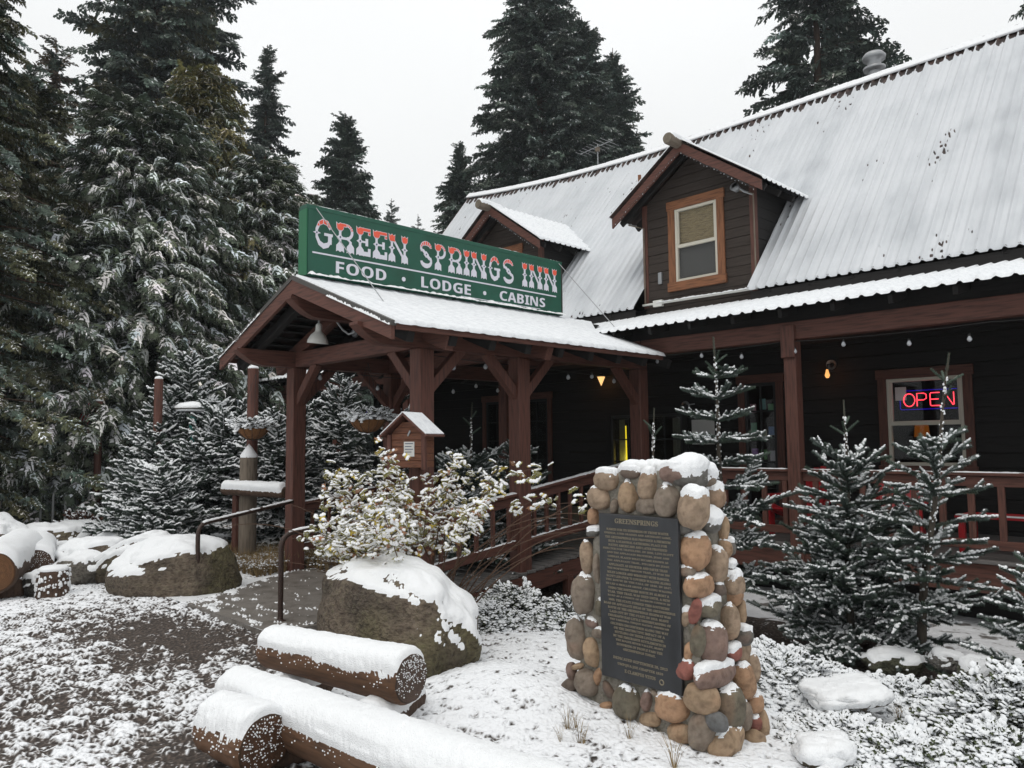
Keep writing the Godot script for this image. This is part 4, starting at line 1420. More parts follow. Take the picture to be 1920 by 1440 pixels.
# bare or leafy sprig for ground shrubs, one unit long, with beads of snow
func sprig(seed_: int, green: Color, snowy: float, beads: float) -> ArrayMesh:
	var r := RandomNumberGenerator.new()
	r.seed = seed_
	var mb := MB.new()
	for i in 9:
		var t := (i + 0.5) / 9.0
		var a := i * 2.4
		var d := Vector3(0.8, 0.35 * sin(a) + 0.15, 0.8 * cos(a)).normalized()
		var L := 0.42 * (1.0 - 0.5 * t)
		var b := Vector3(t * 0.85, 0.05 * sin(t * 5.0), 0)
		for k in 5:
			var q := b + d * L * (k + 0.5) / 5.0
			var w := Vector3(r.randf() - 0.5, r.randf() - 0.3, r.randf() - 0.5).normalized()
			mb.col = green * (0.55 + 0.9 * r.randf())
			mb.tri2(q - d * 0.07, q + w * 0.10, q + d * 0.11, w)
			mb.tri2(q - d * 0.07, q - w * 0.07 + d * 0.03, q + d * 0.11, -w)
		if r.randf() < snowy:
			mb.col = Color(0.83, 0.85, 0.87)
			snow_lump(mb, b + d * L * (0.35 + 0.5 * r.randf()) + Vector3(0, 0.05, 0), Vector3(0.10 + 0.09 * r.randf(), 0.07, 0.09 + 0.06 * r.randf()) * beads, 6)
	return mb.mesh()

func along(p: Vector3, d: Vector3, L: float, roll := 0.0, w := 1.0) -> Transform3D:
	var x := d.normalized()
	var u := Vector3.UP if absf(x.y) < 0.97 else Vector3.RIGHT
	var z := x.cross(u).normalized()
	var y := z.cross(x)
	var B := Basis(x, y, z)
	if roll != 0.0:
		B = Basis(x, roll) * B
	return Transform3D(B.scaled_local(Vector3(L, L * w, L * w)), p)


# ---------------------------------------------------------------- trees
var twigs := []          # meshes of the young firs
var fronds := []
var cedars := []
var sprigs := []
var thick := 1.0         # how many side shoots a young fir bears

class Young:
	var T := []
	var S := []
	var limb: MB

func fir_branch(y: Young, p: Vector3, d: Vector3, L: float, depth: int, tw: float, curl: float) -> void:
	if L < tw * 1.5 or depth > 2:
		var t := along(p, d, maxf(L, tw * 0.75), rf(-0.6, 0.6), clampf(tw / maxf(L, tw * 0.75), 0.6, 1.1))
		if rng.randf() < 0.8:
			y.S.append(t)
		else:
			y.T.append(t)
		return
	var n := maxi(2, int(round(L / (tw * 0.62))))
	var step := L / n
	var q := p
	var dd := d
	for i in n:
		var nq := q + dd * step
		if depth == 0:
			y.limb.tube(PackedVector3Array([q, nq]), PackedFloat32Array([0.004 + 0.008 * (L - i * step), 0.004 + 0.008 * (L - (i + 1) * step)]), 5, false)
		var t := along(q, dd, step * 1.35, rf(-0.7, 0.7), tw / (step * 1.35))
		(y.S if rng.randf() < 0.75 else y.T).append(t)
		var rest := L - (i + 1) * step
		var side := dd.cross(Vector3.UP).normalized()
		for s in [-1.0, 1.0]:
			if i == 0 and depth == 0 and rng.randf() < 0.7 or rng.randf() > thick:
				continue
			var sl := maxf(tw * 0.9, rest * rf(0.42, 0.62))
			fir_branch(y, nq - dd * step * rf(0.0, 0.5), (dd * rf(0.45, 0.95) + side * s * rf(0.5, 0.95) + Vector3.UP * rf(-0.25, 0.22)).normalized(), sl, depth + 1, tw, curl)
		if rng.randf() < 0.35:
			fir_branch(y, nq, (dd * 0.7 + Vector3.UP * 0.6 + side * rf(-0.3, 0.3)).normalized(), tw * 0.8, 3, tw, curl)
		q = nq
		dd = (dd + Vector3.UP * curl * step + Vector3(rf(-0.12, 0.12), rf(-0.1, 0.1), rf(-0.12, 0.12))).normalized()
	fir_branch(y, q, dd, tw * 1.05, 3, tw, curl)

func young_fir(label: String, at: Vector3, H: float, R: float, top: Vector2, whorls: int, tw: float, bare: float, seed_: int, group := "young firs planted round the inn", low := 0.12, gap := 0.0, frost := 0, taper := 0.75, lean := 1.0) -> void:
	rng.seed = seed_
	var o := thing("young_fir", label, "fir tree", at, group)
	thick = lean
	var y := Young.new()
	y.limb = MB.new()
	var tip := Vector3(top.x, H, top.y)
	var stemp := PackedVector3Array()
	var stemr := PackedFloat32Array()
	for k in 13:
		var f := k / 12.0
		stemp.append(Vector3(top.x, 0, top.y) * pow(f, 1.3) + Vector3(0.012 * sin(f * 9.0 + seed_), H * f, 0.012 * cos(f * 7.0)))
		stemr.append(lerpf(0.012 + H * 0.012, 0.005, f))
	var tr := MB.new()
	tr.tube(stemp, stemr, 8)
	for w in whorls:
		var f := pow(float(w) / (whorls - 1), 0.85)
		var h := lerpf(low * H, H * (1.0 - bare), f)
		var ix := clampf(h / H * 12.0, 0, 11.99)
		var c := stemp[int(ix)].lerp(stemp[int(ix) + 1], ix - int(ix))
		var n := 6 if f < 0.75 else 5
		var a0 := rf(0, TAU)
		for k in n:
			var a := a0 + TAU * k / n + rf(-0.25, 0.25)
			var L := R * pow(1.0 - h / (H * 1.0), taper) * rf(0.75, 1.12) + tw * 0.6
			if rng.randf() < gap:
				continue
			var el := lerpf(-0.02, 0.55, f) + rf(-0.22, 0.2)
			if seed_ == 101:      # flat tiers
				el = 0.03 + 0.2 * f + rf(-0.06, 0.06)
			var d := Vector3(cos(a) * cos(el), sin(el), sin(a) * cos(el))
			fir_branch(y, c, d, L, 0, tw, rf(-0.25, 0.5))
	# the bare leader with its crown of shoots
	for k in 4:
		var a := TAU * k / 4 + seed_ + rf(-0.3, 0.3)
		var c := stemp[10].lerp(stemp[11], rng.randf())
		y.T.append(along(c, Vector3(cos(a), rf(0.5, 1.0), sin(a)), minf(0.15, H * bare * 0.4 + 0.04), 0, 0.5))
	y.T.append(along(stemp[11], stemp[12] - stemp[11], (stemp[12] - stemp[11]).length(), 0, 0.3))
	if seed_ == 107 or seed_ == 115:      # long bare shoots leaning out of the crown
		for k in (4 if seed_ == 107 else 2):
			var a := Vector3(rf(-0.2, 0.5), H * rf(0.45, 0.6), rf(-0.5, 0.2))
			var dv := Vector3(0.42 + rf(-0.2, 0.2), 1.0, -0.42 + rf(-0.2, 0.2)).normalized() * rf(0.6, 1.1) * (1.0 if seed_ == 107 else 0.7)
			y.limb.tube(PackedVector3Array([a, a + dv * 0.5, a + dv]), PackedFloat32Array([0.014, 0.010, 0.005]), 6, false)
			var sn := MB.new()
			snow_strip(sn, PackedVector3Array([a + Vector3(0, 0.006, 0), a + dv]), 0.009, 0.010, 0.8)
			part("snow", sn, M.snow, o)
			for j in 3:
				var c := a + dv * rf(0.55, 0.85)
				var e := (dv.normalized() + Vector3(rf(-1, 1), rf(-0.2, 0.4), rf(-1, 1))).normalized()
				y.S.append(along(c, e, rf(0.16, 0.3), 0, 0.35))
	part("trunk", tr, M.young_bark, o)
	part("limbs", y.limb, M.young_bark, o, "stuff")
	var sb := MB.new()
	for k in int(H * 70.0):      # snow stuck to the stem
		var f := pow(rng.randf(), 0.8) * 0.93
		var c := stemp[int(f * 12)].lerp(stemp[int(f * 12) + 1], f * 12 - int(f * 12))
		var a := rf(0, TAU)
		var rr := lerpf(0.012 + H * 0.012, 0.005, f)
		snow_lump(sb, c + Vector3(cos(a), 0, sin(a)) * rr * 0.85, Vector3(0.011, 0.014, 0.011) * rf(0.5, 1.2), 5)
	part("snow_flecks", sb, M.snow, o, "stuff")
	var A := [[], []]
	for i in y.S.size():
		A[i % 2].append(y.S[i])
	var tint := PackedColorArray()
	copies("snowy_twigs", twigs[3] if frost else twigs[0], M.leaf, A[0], o, tint, "stuff")
	copies("snowy_twigs", twigs[4] if frost else twigs[1], M.leaf, A[1], o, tint, "stuff")
	copies("twigs", twigs[2], M.leaf, y.T, o, tint, "stuff")

# a grown conifer; kinds of frond: indexes into fronds
func conifer(label: String, at: Vector3, H: float, R: float, seed_: int, kinds: Array, step: float, size: float, low := 0.06, shape := 0.8, droop := 0.1, fill := 1.0, called := "fir_tree", group := "tall conifers behind the inn") -> void:
	rng.seed = seed_
	var o := thing(called, label, "conifer", at, group)
	var tr := MB.new()
	var lm := MB.new()
	var p := PackedVector3Array()
	var r := PackedFloat32Array()
	for k in 15:
		var f := k / 14.0
		p.append(Vector3(0.15 * sin(f * 5.0 + seed_), H * f, 0.15 * cos(f * 4.0 + seed_)) * Vector3(f, 1, f))
		r.append(lerpf(0.02 + H * 0.011, 0.02, f))
	tr.tube(p, r, 10)
	var T := []
	for k in kinds.size():
		T.append([])
	var C := []
	for k in kinds.size():
		C.append(PackedColorArray())
	var h := low * H
	var sect := PackedFloat32Array()      # some sides grow longer than others
	for k in 8:
		sect.append(rf(0.72, 1.18))
	while h < H * 0.985:
		var f := h / H
		var rad := R * pow(1.0 - f, shape) * (0.7 + 0.3 * smoothstep(low, low + 0.15, f)) + 0.06
		var n := int(rf(4.5, 7.5) * fill)
		var blob := 1.0 + 0.28 * nz.get_noise_2d(h * 14.0, seed_ * 9.0)
		for k in n:
			var a := rf(0, TAU)
			var sx := a / TAU * 8.0
			var L := rad * rf(0.62, 1.08) * blob * lerpf(sect[int(sx) % 8], sect[(int(sx) + 1) % 8], sx - floorf(sx))
			if rng.randf() < 0.06:
				L *= 1.22
			var el := rf(-0.22, 0.14) - droop + 0.75 * smoothstep(0.75, 1.0, f)
			var d := Vector3(cos(a) * cos(el), sin(el), sin(a) * cos(el))
			var c := Vector3(0, h + rf(-0.2, 0.2), 0)
			if L > 0.9 and rng.randf() < 0.5:
				lm.tube(PackedVector3Array([c, c + d * L * 0.7]), PackedFloat32Array([0.035, 0.012]), 4, false)
			var fs := minf(size, L * 0.75 + 0.2)
			var m := maxi(1, int(L / (fs * 0.40)))
			var shade := rf(0.75, 1.25)
			for j in m:
				var s := (j + rf(0.2, 0.9)) / m
				if s < 0.22 and L > 1.0:
					continue
				var yaw := rf(-0.75, 0.75) * (1.15 - s)
				var dd := Basis(Vector3.UP, yaw) * d
				dd.y += rf(-0.22, 0.12) - droop * s
				var q := c + d * L * s + Vector3(0, -0.08 * L * s * s * (0.4 + droop * 3.0), 0) - dd * fs * 0.4
				var w := rng.randi() % kinds.size()
				T[w].append(along(q, dd, fs * rf(0.7, 1.2), rf(-0.8, 0.8)))
				var g := shade * rf(0.8, 1.2)
				C[w].append(Color(g * rf(0.92, 1.1), g, g * rf(0.9, 1.05)))
		h += step * rf(0.7, 1.3) * (1.0 - 0.45 * f)
	part("trunk", tr, M.bark, o)
	if lm.idx.size():
		part("limbs", lm, M.bark, o)
	for k in kinds.size():
		copies("foliage", kinds[k], M.leaf, T[k], o, C[k], "stuff")

# leafy shrub of arching canes with snow on every leaf
func rose_shrub() -> void:
	rng.seed = 77
	var o := thing("rose_shrub", "big arching shrub of yellow-green leaves loaded with snow behind the large boulder", "shrub", Vector3(-5.22, -0.05, -4.02))
	var leaf := []
	for k in 3:
		var mb := MB.new()
		var g: Color = [Color(0.26, 0.24, 0.07), Color(0.42, 0.32, 0.05), Color(0.30, 0.15, 0.08)][k]
		for s in 5:      # a leaf of five leaflets
			var a := (s - 2) * 0.75
			var d := Vector3(cos(a), -0.15, sin(a))
			var w := Vector3(-sin(a), 0, cos(a)) * 0.24
			var b := Vector3(0.12 * absf(s - 2), 0, 0)
			mb.col = g * rf(0.7, 1.3)
			var n := Vector3(0.1 * cos(a), 1, 0.1 * sin(a))
			mb.tri2(b, b + d * 0.4 + w, b + d * 0.95, n)
			mb.tri2(b, b + d * 0.95, b + d * 0.4 - w, n)
			if rng.randf() < [0.95, 0.7, 0.6][k]:
				mb.col = Color(0.84, 0.85, 0.87)
				snow_lump(mb, b + d * 0.5 + Vector3(0, 0.07, 0), Vector3(0.30, 0.17, 0.27), 7)
		leaf.append(mb.mesh())
	var canes := MB.new()
	var T := [[], [], []]
	for k in 78:
		var a := rf(0, TAU)
		var L := rf(1.15, 2.0)
		var el := rf(0.95, 1.45)
		var reach := rf(0.6, 1.0)
		if k < 11:
			a = -0.80 + rf(-0.4, 0.4)      # long arching canes to the right
			L = rf(1.75, 2.2)
			el = rf(0.9, 1.2)
		elif k < 60:
			a = 2.3 + rf(-0.9, 0.9)        # the thick left part
			L = rf(1.1, 1.7)
		var p := Vector3(rf(-0.22, 0.22), 0, rf(-0.22, 0.22))
		var d := Vector3(cos(a) * cos(el), sin(el), sin(a) * cos(el))
		var pts := PackedVector3Array([p])
		var rad := PackedFloat32Array([0.009])
		var n := int(L / 0.06)
		for i in n:
			d = (d + Vector3(rf(-0.06, 0.06), -0.052 * (0.4 + 1.2 * i / n) * reach - 0.006, rf(-0.06, 0.06))).normalized()
			p += d * 0.06
			if d.y < -0.1 and p.y < 0.85:
				break
			pts.append(p)
			rad.append(lerpf(0.008, 0.002, float(i) / n))
			var f := float(i) / n
			var rightward := p.x * 0.7 - p.z * 0.72
			if f > 0.3 and p.y > 0.78 + 0.36 * smoothstep(0.1, 0.9, rightward) and rightward > -0.88 + 0.1 * rng.randf():
				for q in (4 if f > 0.45 else 2):
					var la := rf(0, TAU)
					var ld := (Vector3(cos(la), rf(-1.5, 0.5), sin(la)) + d * 0.5).normalized()
					var kind := 0 if rng.randf() < 0.66 else (1 if rng.randf() < 0.6 else 2)
					var off := ld * rf(0.02, 0.12)
					T[kind].append(along(p + off, ld, rf(0.038, 0.064), rf(-0.8, 0.8)))
		canes.tube(pts, rad, 5, false)
	part("canes", canes, mat(lin(0.09, 0.05, 0.03), 0.8), o)
	for k in 3:
		copies("leaves", leaf[k], M.leaf, T[k], o, PackedColorArray(), "stuff")

func ground_shrub(called: String, label: String, category: String, at: Vector3, spots: Array, kinds: Array, size: float, kind := "") -> void:
	# spots: [x, z, radius x, radius z, height, count]
	var o := thing(called, label, category, at)
	var T := []
	for k in kinds:
		T.append([])
	for s in spots:
		for k in int(s[5]):
			var a := rf(0, TAU)
			var r := sqrt(rng.randf())
			var x: float = s[0] + cos(a) * r * s[2]
			var z: float = s[1] + sin(a) * r * s[3]
			var y: float = s[4] * (1.0 - r * r) * (0.75 + 0.5 * nz.get_noise_2d(x * 60.0, z * 60.0)) * rf(0.72, 1.05) + ground_y(x, z)
			var d := Vector3(cos(a) * (0.3 + r), rf(0.05, 0.9) * (1.2 - r), sin(a) * (0.3 + r)) + Vector3(rf(-0.6, 0.6), 0, rf(-0.6, 0.6))
			T[rng.randi() % kinds.size()].append(along(Vector3(x, y, z) - at - d.normalized() * size * 0.4, d, size * rf(0.7, 1.25), rf(-0.4, 0.4)))
	for k in kinds.size():
		copies("sprigs", kinds[k], M.leaf, T[k], o, PackedColorArray(), "stuff")
	if kind:
		o.set_meta("kind", kind)


# ---------------------------------------------------------------- ground
func ground_y(x: float, z: float) -> float:
	var y := 0.0
	y -= 0.24 * smoothstep(-4.6, -6.4, z) * smoothstep(-8.0, -6.0, x)      # beds by the ramp and porch lie lower
	y += 0.13 * exp(-(pow(x + 3.55, 2) / 0.5 + pow(z + 3.45, 2) / 0.25))    # drift left of the monument
	y -= 0.06 * smoothstep(-3.0, -1.6, x) * smoothstep(-3.0, -4.2, z)
	y -= 0.05 * smoothstep(-9.2, -12.0, x) * smoothstep(-3.5, -2.5, z)
	y += 0.02 * nz.get_noise_2d(x * 9.0, z * 9.0)
	if x > -9.0 and x < -6.05 and z < -3.08 and z > -5.1 and x > -7.86 - 0.64 * (-3.07 - z):
		y -= 0.05
	y += 0.06 * smoothstep(20.0, 60.0, Vector2(x, z).length()) * nz.get_noise_2d(x * 1.5, z * 1.5) * 8.0
	return y

func snow_base(x: float, z: float) -> float:
	var s := 0.68
	s += 0.42 * smoothstep(-5.3, -4.1, x) * smoothstep(-1.9, -2.6, z)          # unbroken by the monument
	s -= 0.85 * exp(-(pow((x + 6.9 + 0.5 * (z + 2.4)) / 1.25, 2) + pow((z + 2.45) / 0.52, 2)))    # trodden way to the ramp
	s -= 0.22 * exp(-(pow((x + 5.8) / 0.9, 2) + pow((z + 2.9) / 0.5, 2)))
	s -= 0.25 * exp(-(pow((x + 5.6) / 0.7, 2) + pow((z + 1.55) / 0.5, 2)))
	s -= 0.10 * smoothstep(-2.2, -1.0, z)
	s += 0.22 * smoothstep(-8.2, -9.2, x)
	s -= 0.5 * exp(-(pow((x + 4.05) / 0.5, 2) + pow((z + 1.62) / 0.22, 2)))    # bare earth under the logs
	s -= 0.35 * exp(-(pow((x + 3.4) / 1.0, 2) + pow((z + 1.75) / 0.22, 2)))
	s -= 0.5 * smoothstep(-4.9, -5.6, z) * smoothstep(-8.8, -8.2, x) + 0.8 * smoothstep(-5.9, -6.5, z) * smoothstep(-8.8, -8.2, x)         # under the ramp and the young firs
	return s

func build_ground() -> void:
	var W := 2048
	var Hh := 1366
	var x0 := -13.0
	var z0 := -7.5
	var lx := 12.0
	var lz := 8.0
	var base := Image.create(256, 171, false, Image.FORMAT_RF)
	for j in 171:
		for i in 256:
			base.set_pixel(i, j, Color(snow_base(x0 + lx * (i + 0.5) / 256, z0 + lz * (j + 0.5) / 171), 0, 0))
	base.resize(W, Hh, Image.INTERPOLATE_CUBIC)
	var B := base.get_data().to_float32_array()
	var ns := []
	for q in [[0.012, 4, 5], [0.045, 3, 6], [0.16, 2, 7]]:
		var f := FastNoiseLite.new()
		f.seed = q[2]
		f.noise_type = FastNoiseLite.TYPE_SIMPLEX_SMOOTH
		f.frequency = q[0]
		f.fractal_octaves = q[1]
		ns.append(f.get_image(W, Hh, false, false, false).get_data())
	var A: PackedByteArray = ns[0]
	var D: PackedByteArray = ns[1]
	var F: PackedByteArray = ns[2]
	var rgb := PackedByteArray()
	rgb.resize(W * Hh * 3)
	var hgt := PackedByteArray()
	hgt.resize(W * Hh)
	for i in W * Hh:
		var f := (F[i] - 128) * 0.0085
		var s: float = B[i] + (A[i] - 128) * 0.0040 + (D[i] - 128) * 0.0062 + f * 0.55 - 0.34
		var k := clampf(s * 2.2 + 0.24, 0.0, 1.0)
		k = k * k * (3.0 - 2.0 * k)
		var e := 1.0 - k
		var g := 1.0 + f * 0.5 * e
		rgb[i * 3] = int(clampf((238.0 * k + 68.0 * e) * g, 0, 255))
		rgb[i * 3 + 1] = int(clampf((240.0 * k + 59.0 * e) * g, 0, 255))
		rgb[i * 3 + 2] = int(clampf((243.0 * k + 53.0 * e) * g, 0, 255))
		hgt[i] = int(clampf(40.0 + 130.0 * clampf(s * 1.6 + 0.15, 0.0, 1.0) + f * 50.0, 0, 255))
	var near := StandardMaterial3D.new()
	near.albedo_texture = ImageTexture.create_from_image(Image.create_from_data(W, Hh, false, Image.FORMAT_RGB8, rgb))
	near.roughness = 0.85
	near.heightmap_enabled = true
	near.heightmap_scale = 3.0
	near.heightmap_texture = ImageTexture.create_from_image(Image.create_from_data(W, Hh, false, Image.FORMAT_L8, hgt))
	near.texture_repeat = false
	# near sheet
	var nu := 267
	var nv := 401
	var P := PackedVector3Array()
	var UV := PackedVector2Array()
	for i in nu:
		for j in nv:
			var u := float(j) / (nv - 1)
			var w := float(i) / (nu - 1)
			var x := x0 + lx * u
			var z := z0 + lz * w
			var px := mini(int(u * W), W - 1)
			var py := mini(int(w * Hh), Hh - 1)
			var edge := minf(minf(u, 1 - u), minf(w, 1 - w))
			P.append(Vector3(x, ground_y(x, z) + (hgt[py * W + px] / 255.0 - 0.4) * 0.05 * smoothstep(0.0, 0.03, edge), z))
			UV.append(Vector2(u, w))
	var mb := MB.new()
	mb.grid(P, nu, nv, false, false, PackedColorArray(), UV)
	var far := MB.new()
	var xs := [-500.0, -250.0, -140.0, -90.0, -60.0, -45.0, -35.0, -28.0, -22.0, -18.0, -15.0]
	var zs := [-500.0, -250.0, -140.0, -90.0, -60.0, -40.0, -28.0, -20.0, -14.0, -10.0]
	for k in 25:
		xs.append(x0 + lx * k / 24.0)
	for k in 17:
		zs.append(z0 + lz * k / 16.0)
	for q in [1.0, 4.0, 8.0, 14.0, 25.0, 50.0, 120.0, 300.0, 500.0]:
		xs.append(q)
		zs.append(q + 1.0)
	var Q := PackedVector3Array()
	for z in zs:
		for x in xs:
			Q.append(Vector3(x, ground_y(x, z), z))
	var g := Node3D.new()
	var s := far.v.size()
	far.v.append_array(Q)
	far.n.append_array(MB.normals(Q, zs.size(), xs.size(), false, false))
	for q in Q:
		far.c.append(Color.WHITE)
		far.uv.append(Vector2(q.x, q.z))
	for i in zs.size() - 1:
		for j in xs.size() - 1:
			var cx: float = (xs[j] + xs[j + 1]) * 0.5
			var cz: float = (zs[i] + zs[i + 1]) * 0.5
			if cx > x0 and cx < x0 + lx and cz > z0 and cz < z0 + lz:
				continue
			var a := i * xs.size() + j
			far.idx.append_array(PackedInt32Array([a, a + 1, a + xs.size(), a + 1, a + xs.size() + 1, a + xs.size()]))
	var wide := mat(Color.WHITE, 0.9, noise_tex(0.02, 5, 91, [[0.0, lin(0.09, 0.08, 0.07)], [0.22, lin(0.2, 0.19, 0.18)], [0.32, lin(0.72, 0.73, 0.75)], [1.0, lin(0.84, 0.85, 0.87)]]), Vector3(0.35, 0.35, 0.35), M.grit, 2.0)
	wide.uv1_world_triplanar = true
	var m := mb.mesh()
	m.surface_set_material(0, near)
	var A2 := []
	A2.resize(Mesh.ARRAY_MAX)
	A2[Mesh.ARRAY_VERTEX] = far.v
	A2[Mesh.ARRAY_NORMAL] = far.n
	A2[Mesh.ARRAY_COLOR] = far.c
	A2[Mesh.ARRAY_TEX_UV] = far.uv
	A2[Mesh.ARRAY_INDEX] = far.idx
	m.add_surface_from_arrays(Mesh.PRIMITIVE_TRIANGLES, A2)
	m.surface_set_material(1, wide)
	var gi := MeshInstance3D.new()
	gi.name = "ground"
	gi.mesh = m
	gi.set_meta("kind", "structure")
	add_child(gi)
	# concrete apron in front of the ramp
	var c := MB.new()
	var U := [Vector2(-7.86, -3.07), Vector2(-6.1, -3.10), Vector2(-6.1, -5.02), Vector2(-8.95, -5.02), Vector2(-8.78, -4.5)]
	c.prism(PackedVector2Array(U), Vector3(0, -0.12, 0), Vector3.RIGHT, Vector3.BACK, Vector3(0, 0.16, 0))
	var ap := part("concrete_apron", c, M.concrete, self)
	ap.set_meta("kind", "structure")
	# slush left on the apron: thin ragged sheet
	var R := PackedVector3Array()
	for i in 120:
		for j in 120:
			var x := lerpf(-8.9, -6.15, i / 119.0)
			var z := lerpf(-3.09, -5.0, j / 119.0)
			var left := -7.86 - 0.64 * (-3.07 - z)
			var k := nz.get_noise_2d(x * 28.0, z * 55.0) + 0.8 * nf.get_noise_2d(x * 90.0, z * 120.0)
			var edge := 1.0 - smoothstep(0.0, 0.25, x - left)
			var front := 1.0 - smoothstep(-3.1, -4.1, z)
			var th := 0.022 * smoothstep(0.35, 0.8, k + 0.75 * edge + 0.4 * front - 0.34) - 0.006
			if x < left + 0.01:
				th = -0.02
			R.append(Vector3(x, 0.04 + th, z))
	c = MB.new()
	c.grid(R, 120, 120, false, false)
	var sl := part("slush", c, M.snow, ap, "stuff")


# ---------------------------------------------------------------- stones, logs, rails
func lump(yaw: float, tilt: float, w: float, h: float, d: float, y := 0.0) -> Transform3D:
	return Transform3D((Basis(Vector3.UP, yaw) * Basis(Vector3.BACK, tilt)).scaled_local(Vector3(w, h, d)), Vector3(0, y, 0))

func build_boulders() -> void:
	var g := "snowy boulders along the yard"
	var br := Color(0.165, 0.13, 0.098)
	boulder("boulder", "largest brown boulder, half under snow, behind the log bench", Vector3(-4.82, 0, -3.40), lump(0.20, -0.06, 0.72, 0.56, 0.46, 0.20), br, 1.0, 0.16, 0.017, 0.48, g, 0.14, 90, 0.22, 0.5, Vector3(0.35, 0.0, -0.32))
	boulder("boulder", "big round boulder by the first handrail, bare brown on its near side", Vector3(-8.88, 0, -3.32), lump(0.62, 0.05, 0.72, 0.44, 0.48, 0.17), br, 4.0, 0.16, 0.018, 0.48, g, 0.16, 64, 0.22, 0.6, Vector3(0.1, 0.0, 0.05))
	boulder("boulder", "long leaning slab of rock left of the handrail boulder", Vector3(-9.98, 0, -3.18), lump(0.50, 0.42, 0.66, 0.19, 0.34, 0.24), br, 7.0, 0.18, 0.032, 0.222, g, 0.35, 48)
	boulder("boulder", "low wide boulder wholly capped with snow left of the leaning slab", Vector3(-10.8, 0, -3.08), lump(0.4, 0.08, 0.52, 0.33, 0.42, 0.14), br, 10.0, 0.25, 0.022, 0.36, g, 0.3, 48)
	boulder("boulder", "white rounded boulder standing behind the leaning slab", Vector3(-12.2, 0, -3.95), lump(0.3, 0.0, 0.42, 0.30, 0.35, 0.14), br, 13.0, 0.2, 0.022, 0.36, g, 0.3, 36)
	boulder("boulder", "flat snow-covered boulder behind the upright stump", Vector3(-11.9, 0, -3.05), lump(0.3, 0.1, 0.42, 0.17, 0.4, 0.10), br, 16.0, 0.25, 0.022, 0.36, g, 0.3, 36)
	boulder("boulder", "middle boulder in the far row, in front of the bike rack", Vector3(-13.9, 0, -3.25), lump(0.2, 0.05, 0.62, 0.30, 0.45, 0.12), br, 19.0, 0.25, 0.022, 0.36, g, 0.3, 36)
	boulder("boulder", "dark-sided boulder at the left edge of the far row", Vector3(-14.1, 0, -2.62), lump(0.2, -0.3, 0.44, 0.36, 0.4, 0.18), br, 22.0, 0.25, 0.022, 0.36, g, 0.3, 36)
	boulder("boulder", "small low boulder under snow beside the big log ends", Vector3(-12.4, 0, -2.55), lump(0.2, 0.0, 0.44, 0.18, 0.36, 0.08), br, 25.0, 0.2, 0.022, 0.36, g, 0.3, 30)
	boulder("boulder", "snow-covered boulder farthest back, below the reddish bush", Vector3(-14.6, 0, -3.75), lump(0.2, 0.05, 0.6, 0.24, 0.4, 0.12), br, 28.0, 0.2, 0.022, 0.36, g, 0.3, 30)
	boulder("boulder", "small dark stone between the log ends and the stump", Vector3(-9.75, 0, -2.2), lump(0.2, 0.05, 0.16, 0.15, 0.16, 0.1), Color(0.05, 0.045, 0.04), 31.0, 0.2, 0.03, 0.3, g, 0.3, 24)
	boulder("boulder", "rounded boulder with bare grey front between the stump and the leaning slab", Vector3(-10.35, 0, -2.78), lump(0.5, 0.1, 0.34, 0.24, 0.28, 0.10), Color(0.17, 0.155, 0.135), 49.0, 0.2, 0.02, 0.42, g, 0.2, 36)
	boulder("boulder", "grey boulder peeping out behind the low wide one", Vector3(-11.5, 0, -3.6), lump(0.3, -0.1, 0.40, 0.34, 0.34, 0.14), Color(0.17, 0.155, 0.135), 52.0, 0.2, 0.02, 0.40, g, 0.2, 36)
	var s := "flat rocks lying among the junipers"
	boulder("flat_rock", "flat snow-covered rock lying open among the junipers", Vector3(-2.0, -0.04, -4.68), lump(0.9, 0.05, 0.26, 0.06, 0.20, 0.12), br, 34.0, 0.25, 0.035, -0.3, s, 0.4, 36)
	boulder("flat_rock", "snowy flat rock nearest the foot of the monument", Vector3(-1.82, -0.08, -3.95), lump(0.8, 0.0, 0.15, 0.08, 0.12, 0.07), br, 37.0, 0.25, 0.03, -0.3, s, 0.4, 32)
	boulder("flat_rock", "dusted grey rock under the right-hand fir", Vector3(-1.72, -0.12, -6.25), lump(0.8, 0.0, 0.16, 0.12, 0.14, 0.05), Color(0.2, 0.19, 0.18), 40.0, 0.2, 0.012, 0.25, s, 0.2, 28)
	boulder("flat_rock", "smaller dusted rock left of the one under the right-hand fir", Vector3(-2.0, -0.12, -6.45), lump(0.3, 0.0, 0.13, 0.09, 0.12, 0.05), Color(0.2, 0.19, 0.18), 43.0, 0.2, 0.012, 0.25, s, 0.2, 28)
	boulder("flat_rock", "dark long rock beside the trunk of the leaning fir", Vector3(-2.35, -0.16, -6.35), lump(0.6, 0.0, 0.22, 0.10, 0.16, 0.04), Color(0.12, 0.11, 0.10), 46.0, 0.2, 0.012, 0.35, s, 0.2, 28)

